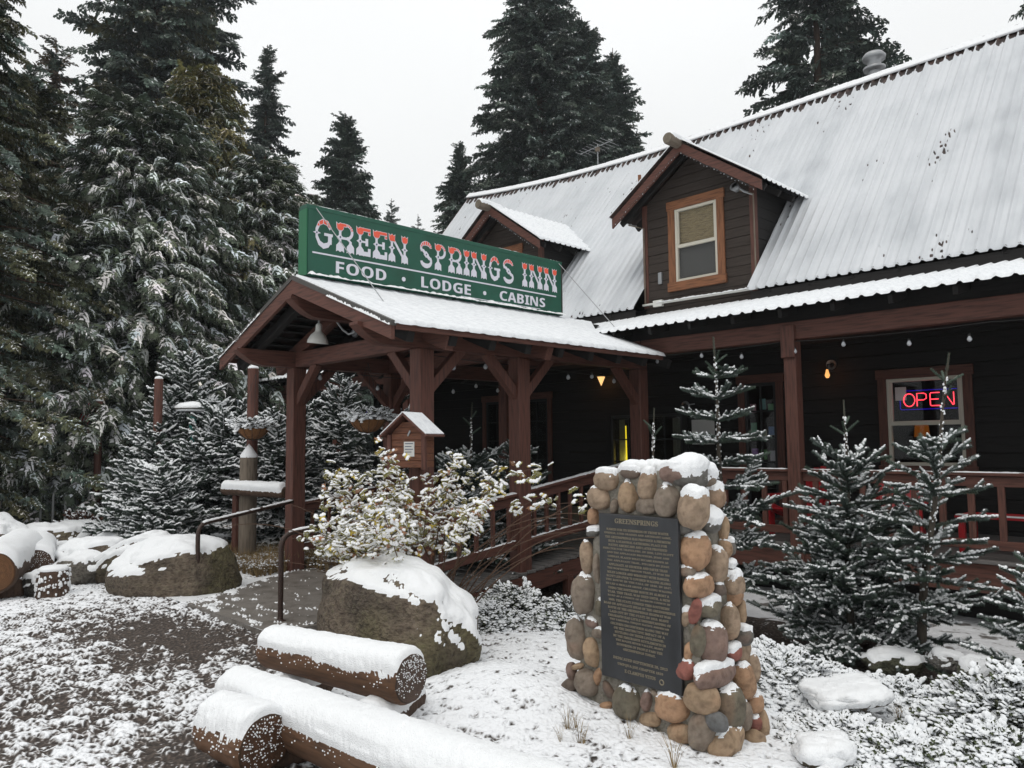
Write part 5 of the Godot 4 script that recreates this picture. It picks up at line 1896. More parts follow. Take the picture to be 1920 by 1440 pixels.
func build_logs() -> void:
	var g := "log benches in the foreground"
	var o := thing("log_bench", "short thick log with a snowy top and speckled cut end, raised on stub logs", "log", Vector3(-4.1, 0, -2.45), g)
	log_piece(o, "log", Vector3(-0.58, 0.32, 0.10), Vector3(0.56, 0.305, -0.17), 0.120, 0.146, M.logwood, 0.026, 1.0, Color(0.09, 0.06, 0.045), 110, 56, 0.10, 0.0, 260)
	log_piece(o, "support", Vector3(0.22, 0.09, -0.42), Vector3(0.47, 0.075, 0.06), 0.11, 0.11, M.bark, 0.03, 5.0, Color(0.10, 0.06, 0.04), 40, 36, 0.15)
	log_piece(o, "support", Vector3(-0.42, 0.09, -0.20), Vector3(-0.30, 0.085, 0.22), 0.10, 0.10, M.bark, 0.02, 6.0, Color(0.10, 0.06, 0.04), 40, 36, 0.3)
	o = thing("log_bench", "longest log, thick with snow, running out of the bottom of the photo", "log", Vector3(-3.3, 0, -2.0), g)
	log_piece(o, "log", Vector3(-1.05, 0.19, 0.03), Vector3(1.35, 0.215, -0.12), 0.130, 0.170, M.logwood, 0.034, 9.0, Color(0.12, 0.07, 0.045), 170, 60, 0.05, 0.0, 300)
	log_piece(o, "support", Vector3(-0.45, 0.06, 0.12), Vector3(-0.35, 0.06, -0.2), 0.09, 0.09, M.bark, 0.0, 10.0, Color(0.10, 0.06, 0.04), 24, 24)
	o = thing("log_block", "short split block of log with a snow cap, nearest the camera", "log", Vector3(-3.79, 0.02, -1.76), "")
	log_piece(o, "log", Vector3(-0.21, 0.145, 0.04), Vector3(0.20, 0.13, -0.03), 0.145, 0.165, M.logwood, 0.034, 13.0, Color(0.085, 0.04, 0.02), 60, 56, 0.25, 0.25, 240)
	g = "cut logs stacked at the left edge"
	o = thing("cut_log", "thick log with a bare orange-brown cut end at the left edge", "log", Vector3(-9.75, 0, -1.75), g)
	log_piece(o, "log", Vector3(-1.6, 0.33, -0.62), Vector3(0.18, 0.31, 0.03), 0.22, 0.235, M.bark, 0.05, 17.0, Color(0.15, 0.07, 0.03), 50, 40, 0.05)
	log_piece(o, "support", Vector3(-0.15, 0.06, -0.3), Vector3(-0.05, 0.06, 0.3), 0.12, 0.12, M.bark, 0.0, 18.0, Color(0.06, 0.04, 0.03), 24, 24)
	o = thing("cut_log", "second log with a snow-dusted end beside the thick cut log", "log", Vector3(-10.9, 0, -2.35), g)
	log_piece(o, "log", Vector3(-1.3, 0.24, -0.4), Vector3(0.35, 0.22, 0.02), 0.18, 0.19, M.bark, 0.05, 21.0, Color(0.10, 0.06, 0.04), 50, 40, 0.0, 0.0, 260)
	o = thing("stump", "upright stump flocked with snow in front of the boulders", "stump", Vector3(-9.55, 0, -2.28))
	log_piece(o, "log", Vector3(0, -0.05, 0), Vector3(0.005, 0.285, 0.004), 0.165, 0.15, M.bark, 0.0, 25.0, Color(0.82, 0.84, 0.86), 30, 40)
	var mb := MB.new()
	snow_lump(mb, Vector3(0, 0.287, 0), Vector3(0.155, 0.05, 0.155), 22)
	part("snow", mb, M.snow, o)
	mb = MB.new()
	rng.seed = 5
	for k in 170:
		var a := rf(0, TAU)
		snow_lump(mb, Vector3(cos(a) * 0.158, rf(0.0, 0.27), sin(a) * 0.158), Vector3(0.014, 0.02, 0.014) * rf(0.4, 1.4), 5)
	part("snow_flecks", mb, M.snow, o)
	o = thing("road_log", "dark snow-topped log lying across the road edge at far left", "log", Vector3(-19.3, 0, -3.6))
	log_piece(o, "log", Vector3(-1.4, 0.26, 0.35), Vector3(0.25, 0.26, 0.02), 0.22, 0.22, M.bark, 0.05, 28.0, Color(0.05, 0.04, 0.03), 40, 28, 0.1)

func handrail(label: String, p: Array, at: Vector3) -> void:
	var o := thing("handrail", label, "handrail", at, "pipe handrails of the ramp")
	var c := Curve3D.new()
	var pts := PackedVector3Array()
	for k in p.size():
		var q: Vector3 = p[k]
		if k == 0 or k == p.size() - 1:
			pts.append(q)
			continue
		var a := (p[k - 1] - q) as Vector3
		var b := (p[k + 1] - q) as Vector3
		for i in 9:      # rounded bend
			var f := i / 8.0
			var s := q + a.normalized() * 0.13
			var e := q + b.normalized() * 0.13
			pts.append(s.lerp(q, f).lerp(q.lerp(e, f), f))
	var mb := MB.new()
	mb.tube(pts, PackedFloat32Array([0.024]), 12)
	part("pipe", mb, M.rail, o)
	mb = MB.new()
	var sp := PackedVector3Array()
	for k in range(6, pts.size()):
		sp.append(pts[k] + Vector3(0, 0.015, 0))
	snow_strip(mb, sp, 0.020, 0.018, 0.5)
	part("snow", mb, M.snow, o)
	mb = MB.new()
	mb.lathe(PackedVector2Array([Vector2(0.055, 0), Vector2(0.055, 0.01), Vector2(0.028, 0.012), Vector2(0.026, 0.03)]), Transform3D(Basis(), p[0] + Vector3(0, 0.0, 0)), 12)
	part("base_plate", mb, M.rail, o)

func hanging_basket(label: String, at: Vector3, hook: Vector3, seed_: int, flower: bool, r: float) -> void:
	rng.seed = seed_
	var o := thing("hanging_basket", label, "hanging basket", at, "hanging baskets of snowy plants")
	var mb := MB.new()
	mb.lathe(PackedVector2Array([Vector2(0.02, -0.16), Vector2(r * 0.45, -0.14), Vector2(r * 0.75, -0.08), Vector2(r * 0.98, 0.0), Vector2(r * 0.94, 0.0), Vector2(r * 0.5, -0.05)]), Transform3D(), 20)
	part("coir_liner", mb, M.copper, o)
	mb = MB.new()
	for k in 12:
		var a := TAU * k / 12
		var u := Vector3(cos(a), 0, sin(a))
		mb.tube(PackedVector3Array([u * r * 1.0, u * r * 0.78 + Vector3(0, -0.08, 0), u * r * 0.47 + Vector3(0, -0.145, 0), Vector3(0, -0.165, 0)]), PackedFloat32Array([0.003]), 4, false)
	var ring := PackedVector3Array()
	for k in 25:
		ring.append(Vector3(cos(TAU * k / 24), 0, sin(TAU * k / 24)) * r)
	mb.tube(ring, PackedFloat32Array([0.005]), 5, false)
	part("wire_frame", mb, M.cord, o)
	for k in 3:
		mb = MB.new()
		var a := TAU * k / 3 + 0.4
		mb.tube(PackedVector3Array([Vector3(cos(a), 0, sin(a)) * r, hook - at]), PackedFloat32Array([0.0028]), 4, false)
		part("chain", mb, M.cord, o)
	var T := [[], []]
	for k in 170:
		var a := rf(0, TAU)
		var q := sqrt(rng.randf()) * r * 1.05
		var d := Vector3(cos(a) * rf(0.3, 1.2), rf(-0.3, 0.7), sin(a) * rf(0.3, 1.2))
		T[k % 2].append(along(Vector3(cos(a) * q, rf(0.0, 0.07), sin(a) * q), d, rf(0.07, 0.15), rf(-0.4, 0.4)))
	copies("plants", sprigs[0], M.leaf, T[0], o, PackedColorArray(), "stuff")
	copies("plants", sprigs[2], M.leaf, T[1], o, PackedColorArray(), "stuff")
	mb = MB.new()
	for k in 9:
		var a := TAU * k / 9
		snow_lump(mb, Vector3(cos(a) * r * 1.0, 0.012, sin(a) * r * 1.0), Vector3(0.045, 0.035, 0.045), 7)
	part("snow", mb, M.snow, o)
	if flower:
		mb = MB.new()
		for k in 5:
			var a := TAU * k / 5
			snow_lump(mb, Vector3(0.14 + 0.012, 0.06 + 0.02 * sin(a), 0.10 + 0.022 * cos(a)), Vector3(0.016, 0.02, 0.02), 7)
		part("flower", mb, M.purple, o)

func round_post(label: String, at: Vector3, h: float, r: float) -> Node3D:
	var o := thing("round_post", label, "post", at, "round red-brown posts among the firs")
	var mb := MB.new()
	mb.lathe(PackedVector2Array([Vector2(r, -0.3), Vector2(r, h - 0.02), Vector2(r * 0.92, h), Vector2(0.0, h)]), Transform3D(), 14)
	part("pole", mb, M.timber_y, o)
	mb = MB.new()
	snow_lump(mb, Vector3(0, h + 0.002, 0), Vector3(r * 1.0, 0.045, r * 1.0), 12)
	part("snow", mb, M.snow, o)
	return o

func chair(label: String, at: Vector3, yaw: float) -> void:
	var o := thing("adirondack_chair", label, "chair", at, "red slatted chairs on the porch")
	o.rotation.y = yaw
	o.scale = Vector3.ONE * 0.86
	for k in 5:
		var x := -0.24 + k * 0.12
		one_beam("seat_slat", o, Vector3(-0.27, 0.38 - k * 0.03, 0.28 - k * 0.115), Vector3(0.27, 0.38 - k * 0.03, 0.28 - k * 0.115), 0.10, 0.02, "red")
		one_beam("back_slat", o, Vector3(x * 0.8, 0.24, -0.20), Vector3(x * 1.1, 0.98 - 0.9 * x * x * 2.0, -0.52), 0.02, 0.10, "red", 0.003, Vector3.RIGHT)
	for s in [-1.0, 1.0]:
		one_slab("leg", o, Vector3(s * 0.29 - 0.015, 0, 0.22), Vector3(s * 0.29 + 0.015, 0.56, 0.32), "red")
		one_beam("leg", o, Vector3(s * 0.27, 0.40, 0.30), Vector3(s * 0.27, 0.04, -0.62), 0.022, 0.12, "red")
		one_slab("arm", o, Vector3(s * 0.32 - 0.07, 0.56, -0.42), Vector3(s * 0.32 + 0.07, 0.585, 0.36), "red")
	one_beam("back_rail", o, Vector3(-0.30, 0.55, -0.40), Vector3(0.30, 0.55, -0.40), 0.03, 0.07, "red")

func bulb_string(label: String, pts: PackedVector3Array, spots: Array, r: float) -> void:
	var o := thing("string_lights", label, "string lights", pts[0], "")
	var mb := MB.new()
	var q := PackedVector3Array()
	for i in pts.size() - 1:
		for k in 6:
			var f := k / 6.0
			q.append(pts[i].lerp(pts[i + 1], f) - pts[0] - Vector3(0, 0.18 * f * (1.0 - f) * (pts[i + 1] - pts[i]).length() * 0.25, 0))
	q.append(pts[pts.size() - 1] - pts[0])
	mb.tube(q, PackedFloat32Array([0.005]), 5, false)
	part("cord", mb, M.cord, o)
	for s in spots:
		var t := Transform3D(Basis().scaled(Vector3.ONE * r), s - pts[0])
		mb = MB.new()
		mb.lathe(PackedVector2Array([Vector2(0.0, -2.4), Vector2(0.5, -2.25), Vector2(0.9, -1.8), Vector2(1.0, -1.3), Vector2(0.8, -0.7), Vector2(0.5, -0.2), Vector2(0.42, 0.0)]), t, 12)
		var b := part("bulb", mb, M.bulb, o)
		mb = MB.new()
		mb.lathe(PackedVector2Array([Vector2(0.5, -0.05), Vector2(0.5, 1.0), Vector2(0.0, 1.05)]), t, 8)
		part("socket", mb, M.cord, b)

func lamp_light(parent: Node, at: Vector3, c: Color, e: float, r: float) -> void:
	var l := OmniLight3D.new()
	l.name = "light"
	l.light_color = c
	l.light_energy = e
	l.light_size = r
	l.omni_range = 12.0
	l.omni_attenuation = 2.0
	l.shadow_enabled = true
	l.position = at
	parent.add_child(l, true)

func build_props() -> void:
	handrail("near pipe handrail rising from the concrete by the large boulder", [Vector3(0, 0.03, 0), Vector3(0, 0.80, 0), Vector3(0, 0.95, -1.5)], Vector3(-6.49, 0, -3.36))
	handrail("far pipe handrail standing in front of the round boulder", [Vector3(0, 0.0, 0), Vector3(-0.01, 0.76, 0), Vector3(-0.56, 0.90, -1.40)], Vector3(-8.35, 0, -3.36))

	# weathered bollard with a log rail
	var o := thing("bollard", "weathered grey bollard with a pointed snowy cap left of the entry", "post", Vector3(-10.03, 0, -4.70))
	var mb := MB.new()
	mb.lathe(PackedVector2Array([Vector2(0.12, -0.2), Vector2(0.115, 1.40), Vector2(0.11, 1.46), Vector2(0.0, 1.60)]), Transform3D(), 9)
	part("pole", mb, M.grey_y, o)
	one_slab("board", o, Vector3(-0.23, -0.1, 0.0), Vector3(-0.11, 1.02, 0.12), "timber_y")
	mb = MB.new()
	mb.lathe(PackedVector2Array([Vector2(0.112, 1.44), Vector2(0.116, 1.47), Vector2(0.055, 1.56), Vector2(0.0, 1.63)]), Transform3D(), 14)
	part("snow", mb, M.snow, o)
	o = thing("log_rail", "snow-covered log rail between the grey bollard and the entry post", "rail", Vector3(-9.7, 1.0, -4.64))
	log_piece(o, "log", Vector3(-0.50, 0.02, 0.20), Vector3(0.52, 0.0, -0.16), 0.075, 0.08, M.bark, 0.05, 33.0, Color(0.12, 0.08, 0.05), 60, 28, 0.0)

	round_post("round post with string lights in front of the far porch end", Vector3(-10.40, 0, -4.92), 2.70, 0.078)
	o = round_post("round post rising from the top of the tallest left fir", Vector3(-12.7, 0, -4.43), 2.68, 0.066)
	o = round_post("leftmost round post carrying a bird feeder", Vector3(-16.36, 0, -4.60), 2.5, 0.068)
	var f := thing("bird_feeder", "small wooden feeder tray fixed on the leftmost round post", "bird feeder", Vector3(-16.28, 1.75, -4.50))
	one_slab("tray", f, Vector3(-0.2, 0, -0.02), Vector3(0.2, 0.03, 0.2), "timber_x")
	one_slab("box", f, Vector3(-0.05, 0.03, 0.02), Vector3(0.08, 0.2, 0.14), "grey_y")
	mb = MB.new()
	snow_lump(mb, Vector3(0.0, 0.2, 0.08), Vector3(0.1, 0.04, 0.08), 8)
	part("snow", mb, M.snow, f)
	f = thing("flag", "small red and white striped flag hanging by the leftmost round post", "flag", Vector3(-16.45, 2.28, -4.45))
	mb = MB.new()
	mb.tube(PackedVector3Array([Vector3(0.12, -0.5, -0.08), Vector3(0.02, 0.2, 0.0)]), PackedFloat32Array([0.008]), 5)
	part("staff", mb, M.timber_y, f)
	for k in 7:      # drooping stripes
		mb = MB.new()
		var P := PackedVector3Array()
		for i in 8:
			for j in 2:
				var w := (k + j) / 7.0
				P.append(Vector3(0.02 - 0.24 * w * (0.6 + 0.05 * i), 0.18 - i * 0.065 - w * 0.12, 0.03 * sin(i * 1.1 + w * 5.0) + 0.1 * w))
		mb.grid(P, 8, 2)
		part("stripe", mb, [mat(lin(0.35, 0.02, 0.03), 0.8), mat(lin(0.5, 0.48, 0.46), 0.8)][k % 2], f)
	mb = MB.new()
	mb.slab(Vector3(-0.08, 0.02, 0.032), Vector3(0.02, 0.18, 0.045))
	part("canton", mb, mat(lin(0.02, 0.025, 0.09), 0.8), f)
	o = thing("bird_table", "round snow-topped bird table on a teal pole between the firs", "bird table", Vector3(-12.57, 0, -4.93))
	mb = MB.new()
	mb.lathe(PackedVector2Array([Vector2(0.03, 0), Vector2(0.03, 2.1)]), Transform3D(), 10)
	part("pole", mb, M.teal, o)
	mb = MB.new()
	mb.lathe(PackedVector2Array([Vector2(0.05, 1.85), Vector2(0.055, 2.08)]), Transform3D(), 12)
	part("seed_tube", mb, M.teal, o)
	mb = MB.new()
	mb.lathe(PackedVector2Array([Vector2(0.27, 2.19), Vector2(0.28, 2.21), Vector2(0.15, 2.27), Vector2(0.0, 2.29)]), Transform3D(), 20)
	part("hood", mb, M.tin, o)
	mb = MB.new()
	snow_lump(mb, Vector3(0, 2.22, 0), Vector3(0.285, 0.11, 0.285), 20)
	part("snow", mb, M.snow, o)
	hanging_basket("hanging basket with brown liner beside the round post with lights", Vector3(-10.12, 1.84, -4.80), Vector3(-10.2, 2.6, -4.86), 41, false, 0.235)
	hanging_basket("hanging basket with a purple flower under the entry roof", Vector3(-7.93, 1.90, -5.22), Vector3(-7.9, 2.59, -5.2), 42, true, 0.235)

	# little house on a post
	o = thing("house_box", "small house-shaped wooden box with a paper notice, behind the snowy shrub", "box", Vector3(-5.68, 0, -4.22))
	o.rotation.y = 0.40
	o.position.y = 0.31
	o.scale = Vector3.ONE * 0.83
	one_slab("pole", o, Vector3(-0.06, -0.8, -0.12), Vector3(0.06, 1.30, -0.02), "timber_y")
	for k in 5:
		one_slab("board", o, Vector3(-0.19, 1.30 + k * 0.075, -0.14), Vector3(0.19, 1.372 + k * 0.075, 0.13), "boxwood", 0.006)
	for k in 3:
		mb = MB.new()
		var y0 := 1.675 + k * 0.06
		mb.prism(PackedVector2Array([Vector2(-0.19 + k * 0.066, y0), Vector2(0.19 - k * 0.066, y0), Vector2(0.19 - (k + 0.9) * 0.066, y0 + 0.057), Vector2(-0.19 + (k + 0.9) * 0.066, y0 + 0.057)]), Vector3(0, 0, -0.13), Vector3.RIGHT, Vector3.UP, Vector3(0, 0, 0.25))
		part("board", mb, M.boxwood, o)
	for s in [-1.0, 1.0]:
		one_slab("corner_post", o, Vector3(s * 0.215 - 0.025, 1.28, 0.10), Vector3(s * 0.215 + 0.025, 1.66, 0.15), "timber_y")
		one_beam("roof_board", o, Vector3(s * -0.01, 1.885, 0.01), Vector3(s * 0.29, 1.635, 0.01), 0.42, 0.022, "timber_x", 0.003)
		mb = MB.new()
		mb.beam(Vector3(s * 0.0, 1.903, 0.01), Vector3(s * 0.285, 1.662, 0.01), 0.41, 0.012, 0.004)
		part("snow", mb, M.roofsnow, o)
	one_slab("notice", o, Vector3(-0.03, 1.42, 0.134), Vector3(0.10, 1.58, 0.137), "paper", 0.0)
	for k in 4:
		one_slab("print_line", o, Vector3(-0.015, 1.555 - k * 0.03, 0.1375), Vector3(0.085 - 0.02 * (k % 2), 1.563 - k * 0.03, 0.1385), "ink", 0.0)
	one_beam("hinge", o, Vector3(0.02, 1.64, 0.14), Vector3(0.05, 1.70, 0.14), 0.01, 0.02, "steel")

	# bike rack
	o = thing("bike_rack", "grey metal bike rack of round hoops on a timber base at far left", "bike rack", Vector3(-16.5, 0, -3.9))
	one_slab("base", o, Vector3(-0.65, -0.05, -0.35), Vector3(0.5, 0.14, 0.35), "timber_x")
	o.rotation.y = 0.62
	for k in 5:
		mb = MB.new()
		var p := PackedVector3Array()
		var hx := -0.52 + k * 0.26
		p.append(Vector3(hx, 0.0, 0.30))
		for q in 15:
			var a := PI * q / 14
			p.append(Vector3(hx, 0.68 + 0.26 * sin(a), 0.30 * cos(a)))
		p.append(Vector3(hx, 0.0, -0.30))
		mb.tube(p, PackedFloat32Array([0.022]), 8)
		part("hoop", mb, M.rackpaint, o)

	chair("red slatted chair below the window with the neon sign", Vector3(-3.30, DECK, -9.25), 0.25)
	chair("red slatted chair behind the front porch post", Vector3(-4.50, DECK, -9.35), -0.3)
	o = thing("side_table", "low red slatted table on the porch at the right edge", "table", Vector3(-2.25, DECK, -9.2))
	for k in 5:
		one_slab("slat", o, Vector3(-0.38, 0.36, -0.25 + k * 0.105), Vector3(0.38, 0.385, -0.155 + k * 0.105), "red")
	for s in [-1.0, 1.0]:
		for q in [-1.0, 1.0]:
			one_slab("leg", o, Vector3(s * 0.33 - 0.03, 0, q * 0.2 - 0.03), Vector3(s * 0.33 + 0.03, 0.36, q * 0.2 + 0.03), "red")
	mb = MB.new()
	mb.slab(Vector3(-0.37, 0.385, 0.17), Vector3(0.37, 0.397, 0.27), 0.005)
	part("snow", mb, M.snow, o)

	# lamps
	o = thing("barn_lamp", "white barn lamp on a curved arm under the entry gable", "lamp", Vector3(-7.55, 2.84, -4.79))
	var L := Vector3(-8.09, 2.80, -4.62) - Vector3(-7.55, 2.84, -4.79)
	mb = MB.new()
	mb.lathe(PackedVector2Array([Vector2(0.125, 0.0), Vector2(0.118, 0.04), Vector2(0.085, 0.10), Vector2(0.045, 0.135), Vector2(0.038, 0.15), Vector2(0.036, 0.22), Vector2(0.022, 0.235), Vector2(0.0, 0.24)]), Transform3D(Basis(Vector3(0, 0, 1), -0.12), L), 22)
	part("shade", mb, M.white, o)
	mb = MB.new()
	mb.tube(PackedVector3Array([L + Vector3(0.02, 0.23, 0), L + Vector3(0.035, 0.33, 0), L + Vector3(0.08, 0.385, 0.0), L + Vector3(0.15, 0.38, -0.02), L + Vector3(0.25, 0.28, -0.07), L + Vector3(0.36, 0.13, -0.12), L + Vector3(0.44, 0.075, -0.15), Vector3(0, 0.05, 0.0)]), PackedFloat32Array([0.012]), 8)
	part("arm", mb, M.steel, o)
	mb = MB.new()
	mb.lathe(PackedVector2Array([Vector2(0.0, -0.03), Vector2(0.06, -0.02), Vector2(0.06, 0.01)]), Transform3D(Basis(Vector3.RIGHT, PI / 2), Vector3(0, 0.05, 0)), 14)
	part("mount", mb, M.steel, o)
	o = thing("wall_lantern", "lit cone-shaped wall lantern under the porch ceiling", "lamp", Vector3(-8.84, 2.62, -10.78))
	mb = MB.new()
	mb.lathe(PackedVector2Array([Vector2(0.005, 0.0), Vector2(0.075, 0.16), Vector2(0.0, 0.165)]), Transform3D(), 6)
	part("glass", mb, glow(Color(1.0, 0.78, 0.5), 1.2), o)
	mb = MB.new()
	mb.lathe(PackedVector2Array([Vector2(0.085, 0.165), Vector2(0.04, 0.21), Vector2(0.0, 0.22)]), Transform3D(), 6)
	part("cap", mb, M.black, o)
	lamp_light(o, Vector3(0, 0.06, 0.14), Color(1.0, 0.7, 0.4), 0.03, 0.05)
	o = thing("wall_bulb", "glowing clear bulb on a round wall plate right of the porch post", "lamp", Vector3(-4.71, 2.55, -10.78))
	mb = MB.new()
	mb.lathe(PackedVector2Array([Vector2(0.0, -0.075), Vector2(0.02, -0.07), Vector2(0.035, -0.035), Vector2(0.02, 0.02), Vector2(0.014, 0.05)]), Transform3D(), 12)
	part("bulb", mb, glow(Color(1.0, 0.7, 0.4), 1.1), o)
	mb = MB.new()
	mb.lathe(PackedVector2Array([Vector2(0.0, 0.02), Vector2(0.07, 0.015), Vector2(0.07, -0.02)]), Transform3D(Basis(Vector3.RIGHT, -PI / 2), Vector3(0.03, 0.12, -0.08)), 16)
	part("wall_plate", mb, M.steel, o)
	mb = MB.new()
	mb.tube(PackedVector3Array([Vector3(0.03, 0.12, -0.07), Vector3(0.01, 0.12, 0.0), Vector3(0, 0.05, 0)]), PackedFloat32Array([0.012]), 6)
	part("arm", mb, M.black, o)
	lamp_light(o, Vector3(0, -0.03, 0.09), Color(1.0, 0.6, 0.3), 0.015, 0.03)
	o = thing("wall_fan", "small round metal disc with a handle hung on the dark wall", "wall disc", Vector3(-7.13, 2.19, -10.86))
	mb = MB.new()
	mb.lathe(PackedVector2Array([Vector2(0.0, 0.02), Vector2(0.07, 0.012), Vector2(0.075, -0.01)]), Transform3D(Basis(Vector3.RIGHT, PI / 2), Vector3.ZERO), 18)
	part("disc", mb, M.steel, o)
	one_beam("handle", o, Vector3(0.07, 0.01, 0), Vector3(0.18, 0.02, 0), 0.012, 0.02, "steel")
	o = thing("notice_board", "white notice sheet with three dark marks on the wall behind the tall fir", "notice", Vector3(-6.81, 1.75, -10.86))
	one_slab("sheet", o, Vector3(-0.21, -0.2, -0.01), Vector3(0.21, 0.2, 0.0), "paper", 0.0)
	for k in 3:
		one_slab("mark", o, Vector3(-0.17 + k * 0.13, -0.165, 0.0005), Vector3(-0.10 + k * 0.13, -0.14, 0.002), "black", 0.0)

	# neon sign in the window
	o = thing("open_sign", "red neon OPEN sign with a blue border hanging in the porch window", "neon sign", Vector3(-3.46, 2.12, -10.955))
	var red := glow(Color(1.0, 0.24, 0.30), 2.4)
	var blue := glow(Color(0.12, 0.05, 0.9), 0.6)
	var strokes := {"O": [], "P": [Vector2(0, 0), Vector2(0, 1), Vector2(0.45, 1), Vector2(0.62, 0.9), Vector2(0.62, 0.6), Vector2(0.45, 0.48), Vector2(0.03, 0.48)], "E": [Vector2(0.62, 0), Vector2(0.06, 0), Vector2(0, 0.08), Vector2(0, 0.92), Vector2(0.06, 1), Vector2(0.62, 1)], "N": [Vector2(0, 0), Vector2(0, 0.95), Vector2(0.06, 1), Vector2(0.58, 0.02), Vector2(0.64, 0.05), Vector2(0.64, 1)]}
	var ox := -0.30
	for ch in "OPEN":
		var pth := PackedVector3Array()
		if ch == "O":
			for k in 23:
				var a := TAU * k / 22.0 + 0.3
				pth.append(Vector3(ox + 0.065 + 0.07 * cos(a), 0.085 * sin(a), 0))
		else:
			for q in strokes[ch]:
				pth.append(Vector3(ox + q.x * 0.185, -0.085 + q.y * 0.17, 0))
		mb = MB.new()
		mb.tube(pth, PackedFloat32Array([0.0062]), 7)
		var lt := part("letter", mb, red, o)
		if ch == "E":
			mb = MB.new()
			mb.tube(PackedVector3Array([Vector3(ox + 0.004, 0.0, 0), Vector3(ox + 0.10, 0.0, 0)]), PackedFloat32Array([0.0062]), 7)
			part("bar", mb, red, lt)
		ox += 0.162
	mb = MB.new()
	mb.tube(PackedVector3Array([Vector3(-0.34, -0.125, -0.012), Vector3(0.36, -0.125, -0.012), Vector3(0.375, -0.11, -0.012), Vector3(0.375, 0.11, -0.012), Vector3(0.36, 0.125, -0.012), Vector3(-0.34, 0.125, -0.012), Vector3(-0.355, 0.11, -0.012), Vector3(-0.355, -0.11, -0.012), Vector3(-0.34, -0.125, -0.012)]), PackedFloat32Array([0.0036]), 6, false)
	part("border", mb, blue, o)
	lamp_light(o, Vector3(0, 0, 0.03), Color(1.0, 0.1, 0.2), 0.01, 0.1)
	o = thing("light_tube", "glowing yellow tube standing behind the left pane of the french door", "lamp", Vector3(-8.53, 0.62, -11.09))
	mb = MB.new()
	mb.tube(PackedVector3Array([Vector3(0, 0.1, 0), Vector3(-0.02, 1.27, 0)]), PackedFloat32Array([0.013]), 8)
	part("tube", mb, glow(Color(0.95, 0.85, 0.16), 1.0), o)
	mb = MB.new()
	mb.lathe(PackedVector2Array([Vector2(0.08, 0.0), Vector2(0.08, 0.02), Vector2(0.02, 0.03), Vector2(0.02, 0.1)]), Transform3D(), 10)
	part("foot", mb, M.black, o)
	lamp_light(o, Vector3(0.03, 0.7, 0.05), Color(1.0, 0.9, 0.4), 0.16, 0.2)
	o = thing("table_lamp", "lamp with an amber shade seen through the lower neon-sign window", "lamp", Vector3(-3.80, 1.05, -11.7))
	mb = MB.new()
	mb.lathe(PackedVector2Array([Vector2(0.10, 0.58), Vector2(0.085, 0.76)]), Transform3D(), 18)
	part("shade", mb, glow(Color(0.8, 0.45, 0.1), 0.16), o)
	mb = MB.new()
	mb.lathe(PackedVector2Array([Vector2(0.08, -0.6), Vector2(0.02, -0.5), Vector2(0.02, 0.6)]), Transform3D(), 10)
	part("stand", mb, M.black, o)
	lamp_light(o, Vector3(0, 0.5, 0.16), Color(1.0, 0.6, 0.2), 0.01, 0.08)

	# strings of bulbs
	var sp := []
	for k in 11:
		sp.append(Vector3(-6.0 + k * 0.62 + 0.06 * (k % 2), 2.70 - 0.012 * k + 0.03 * sin(k * 2.0), -8.50))
	bulb_string("string of clear bulbs along the porch beam right of the entry", PackedVector3Array([Vector3(-6.3, 2.76, -8.50), Vector3(-4.2, 2.75, -8.50), Vector3(-2.1, 2.73, -8.50), Vector3(0.3, 2.72, -8.50)]), sp, 0.024)
	sp = []
	for k in 9:
		sp.append(Vector3(-8.86 + 0.02 * k, 2.50 - 0.05 * (k % 3), -5.1 - 0.43 * k))
	bulb_string("string of clear bulbs inside the entry roof, left side", PackedVector3Array([Vector3(-8.86, 2.58, -4.95), Vector3(-8.78, 2.52, -6.9), Vector3(-8.7, 2.50, -8.6)]), sp, 0.027)
	sp = []
	for k in 8:
		sp.append(Vector3(-6.56 - 0.02 * k, 2.52 - 0.04 * (k % 2), -4.95 - 0.50 * k))
	bulb_string("string of clear bulbs inside the entry roof, right side", PackedVector3Array([Vector3(-6.56, 2.58, -4.8), Vector3(-6.6, 2.54, -6.8), Vector3(-6.7, 2.52, -8.5)]), sp, 0.027)
	for c in [[-6.82, "tiny fairy lights along the gable of the right dormer"], [-11.40, "tiny fairy lights along the gable of the left dormer"]]:
		o = thing("fairy_lights", c[1], "string lights", Vector3(c[0], 6.3, -10.37))
		mb = MB.new()
		var cb := MB.new()
		var pts := PackedVector3Array()
		rng.seed = 9
		for k in 45:
			var x := -1.3 + 2.6 * k / 44.0
			var p := Vector3(x, -0.02 - absf(x) * 0.70 + rf(-0.03, 0.01), rf(0.0, 0.02))
			pts.append(p)
			snow_lump(mb, p - Vector3(0, 0.02, 0), Vector3(0.007, 0.011, 0.007) * rf(0.3, 1.3), 5)
		cb.tube(pts, PackedFloat32Array([0.004]), 4, false)
		part("cord", cb, M.cord, o)
		part("bulbs", mb, M.bulb, o, "stuff")

	# roof furniture, fixed to the inn
	mb = MB.new()
	var fp := Vector3(-5.3, 8.0, -14.75)
	mb.lathe(PackedVector2Array([Vector2(0.11, -0.2), Vector2(0.11, 0.62)]), Transform3D(Basis(), fp), 20)
	var fl := part("flue", mb, M.steel, inn)
	mb = MB.new()
	mb.lathe(PackedVector2Array([Vector2(0.11, 0.55), Vector2(0.19, 0.57), Vector2(0.20, 0.62), Vector2(0.12, 0.64), Vector2(0.12, 0.76), Vector2(0.20, 0.78), Vector2(0.21, 0.84), Vector2(0.16, 0.90), Vector2(0.0, 0.92)]), Transform3D(Basis(), fp), 22)
	part("flue_cap", mb, M.steel, fl)
	mb = MB.new()
